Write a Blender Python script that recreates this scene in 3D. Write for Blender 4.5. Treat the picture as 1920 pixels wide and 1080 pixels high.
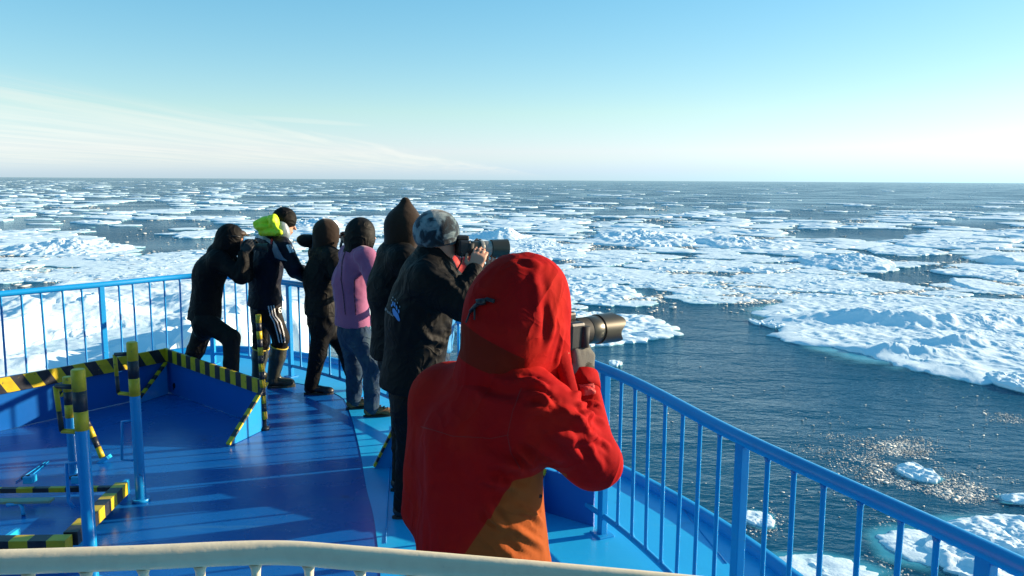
import bpy, math, random
import numpy as np
from mathutils import Vector, Matrix, noise as mnoise
from mathutils.bvhtree import BVHTree

random.seed(7); np.random.seed(7)
for o in list(bpy.data.objects): bpy.data.objects.remove(o)
scene = bpy.context.scene
COL = scene.collection

# ------------------------------------------------------------------ camera
F = 1493.0                                   # focal length in photo pixels (28 mm equivalent)
PITCH = math.atan(202.5 / F); ROLL = math.radians(.33)
CAM = np.array([0, 0, 2.0])                  # deck is z = 0, the sea z = SEA
SEA = -6.5
cf = np.array([0, math.cos(PITCH), -math.sin(PITCH)])
R0 = np.array([1.0, 0, 0]); U0 = np.cross(R0, cf)
cr = R0 * math.cos(ROLL) + U0 * math.sin(ROLL)
cu = U0 * math.cos(ROLL) - R0 * math.sin(ROLL)
cam_d = bpy.data.cameras.new('camera'); cam_o = bpy.data.objects.new('camera', cam_d); COL.objects.link(cam_o)
cam_d.sensor_width = 36; cam_d.lens = F / 1920 * 36; cam_d.clip_start = .05; cam_d.clip_end = 120000
M4 = Matrix(((cr[0], cu[0], -cf[0], CAM[0]), (cr[1], cu[1], -cf[1], CAM[1]), (cr[2], cu[2], -cf[2], CAM[2]), (0, 0, 0, 1)))
cam_o.matrix_world = M4
scene.camera = cam_o
def ray(x, y): return cf * F + cr * (x - 960) + cu * (540 - y)
def P(x, y, z=0.0):                          # pixel -> point on the horizontal plane z
    d = ray(x, y); return CAM + d * ((z - CAM[2]) / d[2])
def J(x, y, Y):                              # pixel -> point at distance Y ahead
    d = ray(x, y); return CAM + d * (Y / d[1])

# ------------------------------------------------------------------ light and sky
SUN_EL, SUN_AZ = math.radians(15), math.radians(73)      # azimuth from +Y towards +X
sdir = Vector((math.cos(SUN_EL) * math.sin(SUN_AZ), math.cos(SUN_EL) * math.cos(SUN_AZ), math.sin(SUN_EL)))
sd = bpy.data.lights.new('sun', 'SUN'); so = bpy.data.objects.new('sun', sd); COL.objects.link(so)
sd.energy = 5.0; sd.angle = math.radians(.6); sd.color = (1.0, .81, .57)
so.rotation_euler = (-sdir).to_track_quat('-Z', 'Y').to_euler()
scene.view_settings.view_transform = 'Standard'; scene.view_settings.look = 'None'
scene.view_settings.exposure = 1.0; scene.view_settings.gamma = 1
scene.view_settings.use_curve_mapping = False
world = bpy.data.worlds.new('World'); scene.world = world; world.use_nodes = True

class NT:                                    # tiny node helper
    def __init__(s, tree): s.t = tree; tree.nodes.clear()
    def n(s, kind, **kw):
        nd = s.t.nodes.new(kind)
        for k, v in kw.items():
            if k.startswith('i_'):
                key = k[2:]; key = int(key) if key.isdigit() else key.replace('_', ' ')
                nd.inputs[key].default_value = v
            else: setattr(nd, k, v)
        return nd
    def l(s, a, b): s.t.links.new(a, b)
    def math(s, op, a, b=None, clamp=False):
        m = s.t.nodes.new('ShaderNodeMath'); m.operation = op; m.use_clamp = clamp
        for i, v in enumerate((a, b)):
            if v is None: continue
            if isinstance(v, (int, float)): m.inputs[i].default_value = v
            else: s.l(v, m.inputs[i])
        return m.outputs[0]
    def ramp(s, fac, stops):
        r = s.t.nodes.new('ShaderNodeValToRGB'); s.l(fac, r.inputs[0]); e = r.color_ramp.elements
        while len(e) < len(stops): e.new(.5)
        for el, (p, c) in zip(e, stops):
            el.position = p; el.color = tuple(c) + (1,) if len(c) == 3 else c
        return r.outputs[0]
    def mix(s, fac, a, b, mode='MIX'):
        m = s.t.nodes.new('ShaderNodeMix'); m.data_type = 'RGBA'; m.blend_type = mode
        for i, v in ((0, fac), (6, a), (7, b)):
            if isinstance(v, (int, float)): m.inputs[i].default_value = v
            elif isinstance(v, tuple): m.inputs[i].default_value = v + (1,) if len(v) == 3 else v
            else: s.l(v, m.inputs[i])
        return m.outputs[2]
    def smooth(s, v, lo, hi):
        m = s.t.nodes.new('ShaderNodeMapRange'); m.interpolation_type = 'SMOOTHSTEP'
        s.l(v, m.inputs[0]); m.inputs[1].default_value = lo; m.inputs[2].default_value = hi
        return m.outputs[0]

w = NT(world.node_tree)
sky = w.n('ShaderNodeTexSky', sky_type='NISHITA', sun_disc=False, sun_elevation=SUN_EL, sun_rotation=SUN_AZ,
          altitude=0, air_density=1.0, dust_density=.35, ozone_density=2.2)
# a clean polar sky: the low warm band is held back to cream, the blue is deepened
sr = w.n('ShaderNodeSeparateColor'); w.l(sky.outputs[0], sr.inputs[0])
Rr, Gg, Bb = sr.outputs[0], sr.outputs[1], sr.outputs[2]
cc = w.n('ShaderNodeCombineColor')
w.l(w.math('MULTIPLY', w.math('MINIMUM', Rr, w.math('MULTIPLY', w.math('ADD', Gg, Bb), .55)), .95), cc.inputs[0])
w.l(w.math('MAXIMUM', Gg, w.math('MULTIPLY', Rr, .9)), cc.inputs[1])
w.l(w.math('MULTIPLY', w.math('MAXIMUM', Bb, w.math('MULTIPLY', w.math('MAXIMUM', Rr, Gg), .97)), 1.06), cc.inputs[2])
hs = w.n('ShaderNodeHueSaturation', i_Saturation=1.58, i_Value=1.0, i_Hue=.486)
gm = w.n('ShaderNodeGamma', i_Gamma=.66); w.l(w.mix(1.0, cc.outputs[0], (.345, .345, .345), 'MULTIPLY'), gm.inputs[0])
w.l(w.mix(1.0, gm.outputs[0], (2.75, 2.75, 2.75), 'MULTIPLY'), hs.inputs['Color'])
tc = w.n('ShaderNodeTexCoord'); sep = w.n('ShaderNodeSeparateXYZ'); w.l(tc.outputs['Generated'], sep.inputs[0])
zz = w.math('MAXIMUM', sep.outputs[2], .004)
cx = w.math('DIVIDE', sep.outputs[0], zz); cy = w.math('DIVIDE', sep.outputs[1], zz)
# a veil of cirrus: a sheet overhead to port, its edge a long soft line running away ahead
edge = w.math('SUBTRACT', w.math('ADD', w.math('MULTIPLY', cy, .072), -5.35), cx)
cmb = w.n('ShaderNodeCombineXYZ'); w.l(w.math('MULTIPLY', cx, 1.0), cmb.inputs[0]); w.l(w.math('MULTIPLY', cy, .09), cmb.inputs[1])
nz = w.n('ShaderNodeTexNoise', i_Scale=1.0, i_Detail=6.0, i_Roughness=.55, i_Distortion=.6); w.l(cmb.outputs[0], nz.inputs['Vector'])
edge2 = w.math('ADD', edge, w.math('MULTIPLY', w.math('SUBTRACT', nz.outputs[0], .5), 2.6))
veil = w.math('MULTIPLY', w.smooth(edge2, -.15, 1.5), w.math('ADD', w.math('MULTIPLY', w.smooth(nz.outputs[0], .30, .68), .66), .28))
# a separate wisp ahead of the sheet
wx = w.math('DIVIDE', w.math('ADD', cx, 3.6), 1.0); wy = w.math('DIVIDE', w.math('SUBTRACT', w.math('SUBTRACT', cy, 14.2), w.math('MULTIPLY', wx, 1.0)), .9)
wd = w.math('ADD', w.math('MULTIPLY', wx, wx), w.math('MULTIPLY', wy, wy))
wisp = w.math('MULTIPLY', w.math('SUBTRACT', 1.0, w.smooth(wd, .1, 1.2)), .42)
cover = w.math('MAXIMUM', veil, wisp, True)
cover = w.math('MULTIPLY', cover, w.smooth(sep.outputs[2], .0, .02))
lum = w.n('ShaderNodeRGBToBW'); w.l(hs.outputs[0], lum.inputs[0])
cl = w.mix(1.0, w.mix(.5, hs.outputs[0], lum.outputs[0]), (1.13, 1.12, 1.07), 'MULTIPLY')
skyc = w.mix(cover, hs.outputs[0], cl)
bg = w.n('ShaderNodeBackground', i_Strength=.118); w.l(skyc, bg.inputs[0])
wo = w.n('ShaderNodeOutputWorld'); w.l(bg.outputs[0], wo.inputs[0])

# ------------------------------------------------------------------ helpers
def tag(o, label=None, cat=None, group=None, kind=None):
    if label: o['label'] = label
    if cat: o['category'] = cat
    if group: o['group'] = group
    if kind: o['kind'] = kind
    return o
def empty(name, loc, label=None, cat=None, group=None):
    o = bpy.data.objects.new(name, None); COL.objects.link(o); o.location = Vector(loc); o.empty_display_size = .1
    return tag(o, label, cat, group)
def link(name, me, parent=None):
    o = bpy.data.objects.new(name, me); COL.objects.link(o)
    if parent is not None:
        o.parent = parent; o.matrix_parent_inverse = Matrix.Translation(-parent.location) if parent.type == 'EMPTY' else Matrix.Identity(4)
    return o
def mesh(name, V, Fc, mats, parent=None, mi=None, smooth=False):
    me = bpy.data.meshes.new(name)
    if isinstance(Fc, np.ndarray):
        n = len(Fc); k = Fc.shape[1]
        me.vertices.add(len(V)); me.vertices.foreach_set('co', np.asarray(V, np.float32).ravel())
        me.loops.add(n * k); me.loops.foreach_set('vertex_index', Fc.astype(np.int32).ravel())
        me.polygons.add(n); me.polygons.foreach_set('loop_start', np.arange(0, n * k, k, dtype=np.int32))
        me.update(calc_edges=True)
    else:
        me.from_pydata([tuple(map(float, v)) for v in V], [], [tuple(map(int, f)) for f in Fc])
    for m in (mats if isinstance(mats, (list, tuple)) else [mats]): me.materials.append(m)
    if mi is not None: me.polygons.foreach_set('material_index', np.asarray(mi, np.int32))
    if smooth: me.polygons.foreach_set('use_smooth', np.ones(len(me.polygons), bool))
    me.update()
    return link(name, me, parent)

class MB:                                    # collects boxes, tubes, lathes into ONE mesh
    def __init__(s): s.V = []; s.F = []; s.M = []; s.sm = []
    def add(s, V, Fc, m=0, sm=False):
        b = len(s.V); s.V += [tuple(v) for v in V]; s.F += [tuple(i + b for i in f) for f in Fc]
        s.M += [m] * len(Fc); s.sm += [sm] * len(Fc); return s
    def box(s, c, ax, ay, az, m=0):          # centre and three half-axis vectors
        c, ax, ay, az = map(np.asarray, (c, ax, ay, az)); V = [c + i * ax + j * ay + k * az for k in (-1, 1) for j in (-1, 1) for i in (-1, 1)]
        return s.add(V, [(0, 2, 3, 1), (4, 5, 7, 6), (0, 1, 5, 4), (2, 6, 7, 3), (0, 4, 6, 2), (1, 3, 7, 5)], m)
    def bar(s, a, b, hw, hh, up=(0, 0, 1), m=0, m2=None):     # rectangular bar from a to b
        a, b = np.asarray(a, float), np.asarray(b, float); d = b - a; L = np.linalg.norm(d); d /= L
        x = np.cross(d, up); x /= np.linalg.norm(x); y = np.cross(x, d)
        return s.box((a + b) / 2, d * L / 2, x * hw, y * hh, m)
    def tube(s, path, r, seg=8, m=0, caps=True, mats=None):
        path = [np.asarray(p, float) for p in path]; n = len(path)
        rr = r if hasattr(r, '__len__') else [r] * n
        T = [path[min(i + 1, n - 1)] - path[max(i - 1, 0)] for i in range(n)]; T = [t / (np.linalg.norm(t) + 1e-9) for t in T]
        ref = np.array([0, 0, 1.0]) if abs(T[0][2]) < .9 else np.array([1.0, 0, 0])
        x = np.cross(T[0], ref); x /= np.linalg.norm(x); V = []; 
        for i in range(n):
            x = x - T[i] * (x @ T[i]); x /= np.linalg.norm(x); y = np.cross(T[i], x)
            for k in range(seg):
                a = 2 * math.pi * k / seg; V.append(path[i] + (x * math.cos(a) + y * math.sin(a)) * rr[i])
        b = len(s.V); s.V += [tuple(v) for v in V]
        for i in range(n - 1):
            for k in range(seg):
                k2 = (k + 1) % seg
                s.F.append((b + i * seg + k, b + i * seg + k2, b + (i + 1) * seg + k2, b + (i + 1) * seg + k))
                s.M.append(mats[i] if mats else m); s.sm.append(True)
        if caps:
            s.F.append(tuple(b + k for k in range(seg))[::-1]); s.M.append(mats[0] if mats else m); s.sm.append(False)
            s.F.append(tuple(b + (n - 1) * seg + k for k in range(seg))); s.M.append(mats[-1] if mats else m); s.sm.append(False)
        return s
    def build(s, name, mats, parent=None, bevel=0):
        o = mesh(name, s.V, s.F, mats, parent, s.M)
        o.data.polygons.foreach_set('use_smooth', np.array(s.sm, bool))
        if bevel:
            b = o.modifiers.new('bevel', 'BEVEL'); b.width = bevel; b.segments = 2; b.limit_method = 'ANGLE'
        return o

# ------------------------------------------------------------------ noise
def _h(i, j, k, s):
    h = (i.astype(np.uint32) * np.uint32(374761393) + j.astype(np.uint32) * np.uint32(668265263) + k.astype(np.uint32) * np.uint32(2246822519) + np.uint32((s * 3266489917 + 77) & 0xffffffff))
    h = (h ^ (h >> np.uint32(13))) * np.uint32(1274126177); return h ^ (h >> np.uint32(16))
def pn(p, seed=0):                           # Perlin noise, p (n,3) -> about [-1,1]
    p = np.asarray(p, np.float64); i0 = np.floor(p).astype(np.int64); f = p - i0
    u = f * f * f * (f * (f * 6 - 15) + 10); out = 0
    for a in (0, 1):
        for b in (0, 1):
            for c in (0, 1):
                h = _h(i0[:, 0] + a, i0[:, 1] + b, i0[:, 2] + c, seed)
                g = np.stack([(h & 1023), (h >> 10) & 1023, (h >> 20) & 1023], 1) / 511.5 - 1
                d = ((f - (a, b, c)) * g).sum(1)
                out = out + d * (u[:, 0] if a else 1 - u[:, 0]) * (u[:, 1] if b else 1 - u[:, 1]) * (u[:, 2] if c else 1 - u[:, 2])
    return out * 1.25
def fbm(p, seed=0, oct=4, lac=2.1, g=.5):
    p = np.asarray(p, float); o = 0; a = 1
    for k in range(oct): o = o + a * pn(p, seed + k * 17); p = p * lac + 11.3; a *= g
    return o
def ridged(p, seed=0, oct=4):
    p = np.asarray(p, float); o = 0; a = .6
    for k in range(oct): o = o + a * (1 - np.abs(pn(p, seed + k * 13)) * 2); p = p * 2.1 + 5.1; a *= .5
    return o

# ------------------------------------------------------------------ materials
def mat(name, col, rough=.5, metal=0, spec=.5, bump=None, var=None, sheen=0, coat=0, wear=None):
    m = bpy.data.materials.new(name); m.use_nodes = True; n = NT(m.node_tree)
    b = n.n('ShaderNodeBsdfPrincipled'); b.inputs['Base Color'].default_value = tuple(col) + (1,)
    b.inputs['Roughness'].default_value = rough; b.inputs['Metallic'].default_value = metal; b.inputs['Specular IOR Level'].default_value = spec
    if sheen: b.inputs['Sheen Weight'].default_value = sheen; b.inputs['Sheen Roughness'].default_value = .4
    if coat: b.inputs['Coat Weight'].default_value = coat; b.inputs['Coat Roughness'].default_value = .12
    t = n.n('ShaderNodeTexCoord')
    if var:                                  # (scale, amount, other colour)
        sc, am, c2 = var
        z = n.n('ShaderNodeTexNoise', i_Scale=sc, i_Detail=5.0, i_Roughness=.6); n.l(t.outputs['Object'], z.inputs['Vector'])
        cc_ = n.mix(n.math('MULTIPLY', n.smooth(z.outputs[0], .42, .68), am), tuple(col), tuple(c2))
        for wsc, lo, hi, wc, wam in (wear or ()):        # chips, scuffs, stains: (scale or (x, y, z), from, to, colour, amount)
            wz = n.n('ShaderNodeTexNoise', i_Detail=7.0, i_Roughness=.65); wz.inputs['Scale'].default_value = 1.0
            wm = n.n('ShaderNodeMapping'); n.l(t.outputs['Object'], wm.inputs[0]); wm.inputs['Scale'].default_value = wsc if isinstance(wsc, tuple) else (wsc,) * 3; wm.inputs['Location'].default_value = (wsc[0] if isinstance(wsc, tuple) else wsc, 3.1, 7.7)
            n.l(wm.outputs[0], wz.inputs['Vector']); cc_ = n.mix(n.math('MULTIPLY', n.smooth(wz.outputs[0], lo, hi), wam), cc_, tuple(wc))
        n.l(cc_, b.inputs['Base Color'])
        rr = n.math('ADD', rough - .06, n.math('MULTIPLY', z.outputs[0], .16)); n.l(rr, b.inputs['Roughness'])
    if bump:                                 # list of (scale, strength, distance)
        prev = None
        for sc, st, di in bump:
            if sc < 0:                       # negative scale: sharp creases
                z = n.n('ShaderNodeTexNoise', i_Scale=-float(sc), i_Detail=2.0, i_Roughness=.5, i_Distortion=1.2); n.l(t.outputs['Object'], z.inputs['Vector'])
                hgt = n.math('POWER', n.math('SUBTRACT', 1.0, n.math('ABSOLUTE', n.math('MULTIPLY', n.math('SUBTRACT', z.outputs[0], .5), 3.2)), True), 3.0)
            else:
                z = n.n('ShaderNodeTexNoise', i_Scale=sc, i_Detail=4.0, i_Roughness=.55); n.l(t.outputs['Object'], z.inputs['Vector']); hgt = z.outputs[0]
            bp = n.n('ShaderNodeBump', i_Strength=st, i_Distance=di); n.l(hgt, bp.inputs['Height'])
            if prev: n.l(prev, bp.inputs['Normal'])
            prev = bp.outputs[0]
        n.l(prev, b.inputs['Normal'])
    o = n.n('ShaderNodeOutputMaterial'); n.l(b.outputs[0], o.inputs[0])
    return m
PAINT = [(5, .25, .006), (60, .12, .002)]
MT = dict(
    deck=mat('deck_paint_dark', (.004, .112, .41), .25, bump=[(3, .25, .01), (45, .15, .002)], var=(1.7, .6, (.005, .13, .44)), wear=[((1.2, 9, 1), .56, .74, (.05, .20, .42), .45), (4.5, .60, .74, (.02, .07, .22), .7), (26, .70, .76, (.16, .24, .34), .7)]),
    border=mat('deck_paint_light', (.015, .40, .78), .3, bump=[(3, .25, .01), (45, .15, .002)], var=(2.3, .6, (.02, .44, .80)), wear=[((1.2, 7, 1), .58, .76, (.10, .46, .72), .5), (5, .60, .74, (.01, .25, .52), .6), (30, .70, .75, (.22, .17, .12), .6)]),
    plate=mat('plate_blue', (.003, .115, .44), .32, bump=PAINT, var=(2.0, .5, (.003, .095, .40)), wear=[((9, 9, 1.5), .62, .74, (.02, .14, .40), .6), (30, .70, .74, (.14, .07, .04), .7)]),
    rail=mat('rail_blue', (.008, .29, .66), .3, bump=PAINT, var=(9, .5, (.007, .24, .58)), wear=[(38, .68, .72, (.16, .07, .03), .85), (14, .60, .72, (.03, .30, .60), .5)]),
    white=mat('rail_white', (.86, .73, .49), .45, bump=[(25, .3, .004), (120, .2, .001)], var=(30, .5, (.76, .63, .42)), wear=[(22, .68, .72, (.30, .16, .07), .7), (70, .64, .72, (.5, .45, .36), .5)]),
    yellow=mat('safety_yellow', (.62, .46, .012), .42, bump=PAINT, var=(14, .6, (.42, .30, .01)), wear=[(30, .62, .68, (.10, .09, .05), .8), (9, .58, .72, (.33, .25, .04), .6)]),
    black=mat('safety_black', (.018, .02, .028), .42, bump=PAINT, var=(16, .7, (.04, .045, .055)), wear=[(34, .65, .70, (.30, .24, .04), .8)]),
    hull=mat('hull_paint', (.015, .05, .16), .4),
    steel=mat('dark_fitting', (.03, .035, .045), .4, metal=.4),
    greenpl=mat('greenish_plate', (.20, .33, .26), .5, var=(12, .8, (.35, .33, .10))),
    skin=mat('skin', (.52, .27, .17), .5, bump=[(140, .2, .001)], var=(30, .5, (.56, .24, .16))),
    hair=mat('hair', (.05, .03, .02), .6),
    blk=mat('black_fabric', (.0035, .0035, .004), .65, spec=.15, bump=[(-6, .38, .016), (30, .4, .005)], var=(8, .7, (.009, .008, .006))),
    blkolive=mat('black_olive_fabric', (.0065, .006, .004), .62, spec=.2, bump=[(-6, .38, .016), (30, .4, .005)], var=(6, .6, (.006, .007, .008))),
    navy=mat('navy_fabric', (.005, .007, .018), .6, spec=.2, bump=[(-6, .38, .016), (30, .4, .005)], var=(7, .6, (.009, .008, .009))),
    brownhood=mat('dark_brown_fleece', (.030, .019, .013), .85, spec=.1, bump=[(30, .4, .006), (220, .3, .002)], sheen=.3),
    pink=mat('mauve_fleece', (.33, .115, .21), .9, spec=.1, bump=[(12, .4, .01), (240, .35, .002)], sheen=.35, var=(9, .4, (.28, .09, .18))),
    jeans=mat('denim', (.020, .045, .085), .8, spec=.2, bump=[(-6, .5, .018), (60, .4, .004)], var=(9, .8, (.05, .085, .11))),
    neon=mat('neon_yellow_fabric', (.55, .80, .01), .55, bump=[(22, .5, .010)]),
    grey=mat('reflective_grey', (.20, .26, .30), .45),
    whitecl=mat('white_print', (.75, .77, .78), .6),
    bluepr=mat('blue_print', (.06, .23, .56), .6),
    redpr=mat('red_print', (.5, .02, .03), .6),
    boot=mat('olive_rubber', (.045, .045, .026), .35, bump=[(20, .3, .006)]),
    bootrim=mat('yellow_boot_rim', (.62, .45, .05), .5),
    shoeblk=mat('black_shoe', (.012, .012, .013), .45),
    shoebrown=mat('brown_suede', (.22, .12, .045), .8, var=(40, .8, (.12, .06, .025))),
    laces=mat('dark_laces', (.10, .03, .02), .7),
    sole=mat('dark_sole', (.02, .02, .02), .7),
    glove=mat('grey_glove_knit', (.16, .155, .135), .9, spec=.1, bump=[(260, .5, .0015), (30, .3, .004)]),
    gloveblk=mat('black_glove', (.012, .012, .012), .7),
    knit=mat('dark_knit_cuff', (.035, .034, .025), .9, bump=[(120, .8, .003)]),
    cambody=mat('camera_black', (.010, .010, .011), .45, bump=[(300, .2, .0008)]),
    lensblk=mat('lens_black', (.075, .068, .05), .34, metal=.5),
    lensgrey=mat('lens_grey', (.34, .32, .27), .35, metal=.2),
    rubber=mat('ring_rubber', (.02, .02, .018), .7),
    glass=mat('front_glass', (.01, .012, .02), .05, spec=.8),
    lining=mat('beige_lining', (.45, .38, .26), .8),
    redseam=mat('red_seam', (.22, .004, .005), .8),
    jblue=mat('sky_blue_fabric', (.03, .24, .48), .6, bump=[(16, .5, .01)]),
    jred=mat('scarlet_fabric', (.60, .03, .02), .6, bump=[(16, .5, .01)]),
)
# red shell cloth with rust panels; the panel outline is a distance stored on the garment
m = bpy.data.materials.new('red_shell_fabric'); m.use_nodes = True; n = NT(m.node_tree)
b = n.n('ShaderNodeBsdfPrincipled', i_Roughness=.8); b.inputs['Specular IOR Level'].default_value = .05
t = n.n('ShaderNodeTexCoord'); at = n.n('ShaderNodeAttribute', attribute_name='panel'); at2 = n.n('ShaderNodeAttribute', attribute_name='dark_panel')
z = n.n('ShaderNodeTexNoise', i_Scale=6.0, i_Detail=4.0); n.l(t.outputs['Object'], z.inputs[0])
c_ = n.mix(n.smooth(z.outputs[0], .4, .7), (.33, .007, .008), (.39, .013, .008))
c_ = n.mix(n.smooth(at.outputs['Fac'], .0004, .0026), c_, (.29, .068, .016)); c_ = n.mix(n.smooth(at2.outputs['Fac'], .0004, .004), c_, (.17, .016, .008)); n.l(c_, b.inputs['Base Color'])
pr = None
for sc, st, di in ((-3.2, .32, .022), (-9, .16, .006), (40, .2, .003), (500, .15, .0006)):
    z = n.n('ShaderNodeTexNoise', i_Scale=abs(float(sc)), i_Detail=2.0 if sc < 0 else 4.0, i_Distortion=1.3 if sc < 0 else 0.0); n.l(t.outputs['Object'], z.inputs[0]); bp = n.n('ShaderNodeBump', i_Strength=st, i_Distance=di)
    n.l(z.outputs[0] if sc > 0 else n.math('POWER', n.math('SUBTRACT', 1.0, n.math('ABSOLUTE', n.math('MULTIPLY', n.math('SUBTRACT', z.outputs[0], .5), 3.0)), True), 3.0), bp.inputs['Height'])
    if pr: n.l(pr, bp.inputs['Normal'])
    pr = bp.outputs[0]
n.l(pr, b.inputs['Normal']); o = n.n('ShaderNodeOutputMaterial'); n.l(b.outputs[0], o.inputs[0]); MT['red'] = m
# camouflage-blue fleece beanie
m = bpy.data.materials.new('mottled_fleece'); m.use_nodes = True; n = NT(m.node_tree)
b = n.n('ShaderNodeBsdfPrincipled', i_Roughness=.95); b.inputs['Specular IOR Level'].default_value = .1; b.inputs['Sheen Weight'].default_value = .4
t = n.n('ShaderNodeTexCoord'); z = n.n('ShaderNodeTexNoise', i_Scale=13.0, i_Detail=3.0, i_Distortion=.9); n.l(t.outputs['Object'], z.inputs[0])
n.l(n.ramp(z.outputs[0], [(.40, (.006, .012, .018)), (.49, (.014, .032, .045)), (.53, (.075, .125, .145)), (.62, (.19, .25, .255))]), b.inputs['Base Color'])
z2 = n.n('ShaderNodeTexNoise', i_Scale=180.0, i_Detail=3.0); n.l(t.outputs['Object'], z2.inputs[0])
bp = n.n('ShaderNodeBump', i_Strength=.6, i_Distance=.004); n.l(z2.outputs[0], bp.inputs['Height']); n.l(bp.outputs[0], b.inputs['Normal'])
o = n.n('ShaderNodeOutputMaterial'); n.l(b.outputs[0], o.inputs[0]); MT['beanie'] = m

# snow-covered sea ice: white crown, cyan bare ice at the waterline
m = bpy.data.materials.new('sea_ice'); m.use_nodes = True; n = NT(m.node_tree)
b = n.n('ShaderNodeBsdfPrincipled', i_Roughness=.7); b.inputs['Specular IOR Level'].default_value = .25
g = n.n('ShaderNodeNewGeometry'); sp = n.n('ShaderNodeSeparateXYZ'); n.l(g.outputs['Position'], sp.inputs[0])
z = n.n('ShaderNodeTexNoise', i_Scale=.9, i_Detail=6.0, i_Roughness=.6); n.l(g.outputs['Position'], z.inputs[0])
hz_ = n.math('ADD', n.math('SUBTRACT', sp.outputs[2], SEA), n.math('MULTIPLY', n.math('SUBTRACT', z.outputs[0], .5), .10))
wet = n.ramp(n.math('MULTIPLY', hz_, 1.0), [(.0, (.10, .42, .50)), (.03, (.40, .66, .74)), (.07, (.68, .84, .92)), (.5, (.73, .87, .94))])
n.l(wet, b.inputs['Base Color'])
pr = None
for sc, st, di in ((1.6, .4, .08), (8, .45, .03)):
    zz_ = n.n('ShaderNodeTexNoise', i_Scale=sc, i_Detail=6.0, i_Roughness=.65); n.l(g.outputs['Position'], zz_.inputs[0])
    bp = n.n('ShaderNodeBump', i_Strength=st, i_Distance=di); n.l(zz_.outputs[0], bp.inputs['Height'])
    if pr: n.l(pr, bp.inputs['Normal'])
    pr = bp.outputs[0]
n.l(pr, b.inputs['Normal'])
o = n.n('ShaderNodeOutputMaterial'); n.l(b.outputs[0], o.inputs[0]); MT['ice'] = m
# dirty wet brash ice
MT['slush'] = mat('slush_ice', (.52, .54, .52), .6, var=(1.5, .9, (.24, .26, .26)))
MT['brash'] = mat('brash_ice', (.66, .66, .62), .6, bump=[(3, .6, .05)], var=(.6, .8, (.40, .41, .39)))
# bare ice awash just at the surface, thinning out to nothing at its rim
m = bpy.data.materials.new('ice_awash'); m.use_nodes = True; n = NT(m.node_tree)
b = n.n('ShaderNodeBsdfPrincipled', i_Roughness=.15); b.inputs['Base Color'].default_value = (.05, .34, .46, 1)
g = n.n('ShaderNodeNewGeometry'); z = n.n('ShaderNodeTexNoise', i_Scale=.7, i_Detail=5.0); n.l(g.outputs['Position'], z.inputs[0])
at = n.n('ShaderNodeAttribute', attribute_name='rim')
al = n.smooth(n.math('ADD', at.outputs['Fac'], n.math('MULTIPLY', n.math('SUBTRACT', z.outputs[0], .5), .9)), .05, .75)
n.l(n.math('MULTIPLY', al, .85), b.inputs['Alpha'])
bz = n.n('ShaderNodeTexNoise', i_Scale=2.5, i_Detail=3.0); n.l(g.outputs['Position'], bz.inputs[0])
bp = n.n('ShaderNodeBump', i_Strength=.3, i_Distance=.06); n.l(bz.outputs[0], bp.inputs['Height']); n.l(bp.outputs[0], b.inputs['Normal'])
o = n.n('ShaderNodeOutputMaterial'); n.l(b.outputs[0], o.inputs[0]); MT['awash'] = m
# sea water
m = bpy.data.materials.new('sea_water'); m.use_nodes = True; n = NT(m.node_tree)
df = n.n('ShaderNodeBsdfDiffuse'); df.inputs[0].default_value = (.002, .062, .122, 1); gl = n.n('ShaderNodeBsdfGlossy', i_Roughness=.10); gl.inputs[0].default_value = (.80, .93, 1.0, 1)
g = n.n('ShaderNodeNewGeometry')
mp = n.n('ShaderNodeMapping'); n.l(g.outputs['Position'], mp.inputs[0]); mp.inputs['Rotation'].default_value = (0, 0, .5); mp.inputs['Scale'].default_value = (1, 1.9, 1)
big = n.n('ShaderNodeTexNoise', i_Scale=.03, i_Detail=3.0); n.l(g.outputs['Position'], big.inputs[0])
gust = n.math('ADD', n.math('MULTIPLY', n.smooth(big.outputs[0], .38, .62), .75), .25)
pr = None
for sc, st, di, ds in ((1.6, .8, .30, .6), (4.6, .8, .12, .8), (.22, .8, 1.2, .3)):
    z = n.n('ShaderNodeTexNoise', i_Scale=sc, i_Detail=3.0, i_Roughness=.5, i_Distortion=ds); n.l(mp.outputs[0], z.inputs[0])
    bp = n.n('ShaderNodeBump', i_Distance=di); n.l(z.outputs[0], bp.inputs['Height']); n.l(n.math('MULTIPLY', gust, st), bp.inputs['Strength'])
    if pr: n.l(pr, bp.inputs['Normal'])
    pr = bp.outputs[0]
fr = n.n('ShaderNodeFresnel', i_IOR=1.333); n.l(pr, fr.inputs['Normal']); n.l(pr, gl.inputs['Normal'])
# unresolved wavelets keep a real sea from ever mirroring the horizon fully
fac = n.math('MULTIPLY', fr.outputs[0], n.math('SUBTRACT', 1.0, n.math('MULTIPLY', fr.outputs[0], .32)))
mx = n.n('ShaderNodeMixShader'); n.l(fac, mx.inputs[0]); n.l(df.outputs[0], mx.inputs[1]); n.l(gl.outputs[0], mx.inputs[2])
o = n.n('ShaderNodeOutputMaterial'); n.l(mx.outputs[0], o.inputs[0]); MT['water'] = m

# ------------------------------------------------------------------ the sea
L = 60000.0
tag(mesh('sea', [(-L, -2000, SEA), (L, -2000, SEA), (L, L, SEA), (-L, L, SEA)], [(0, 1, 2, 3)], MT['water']), kind='structure')

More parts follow.
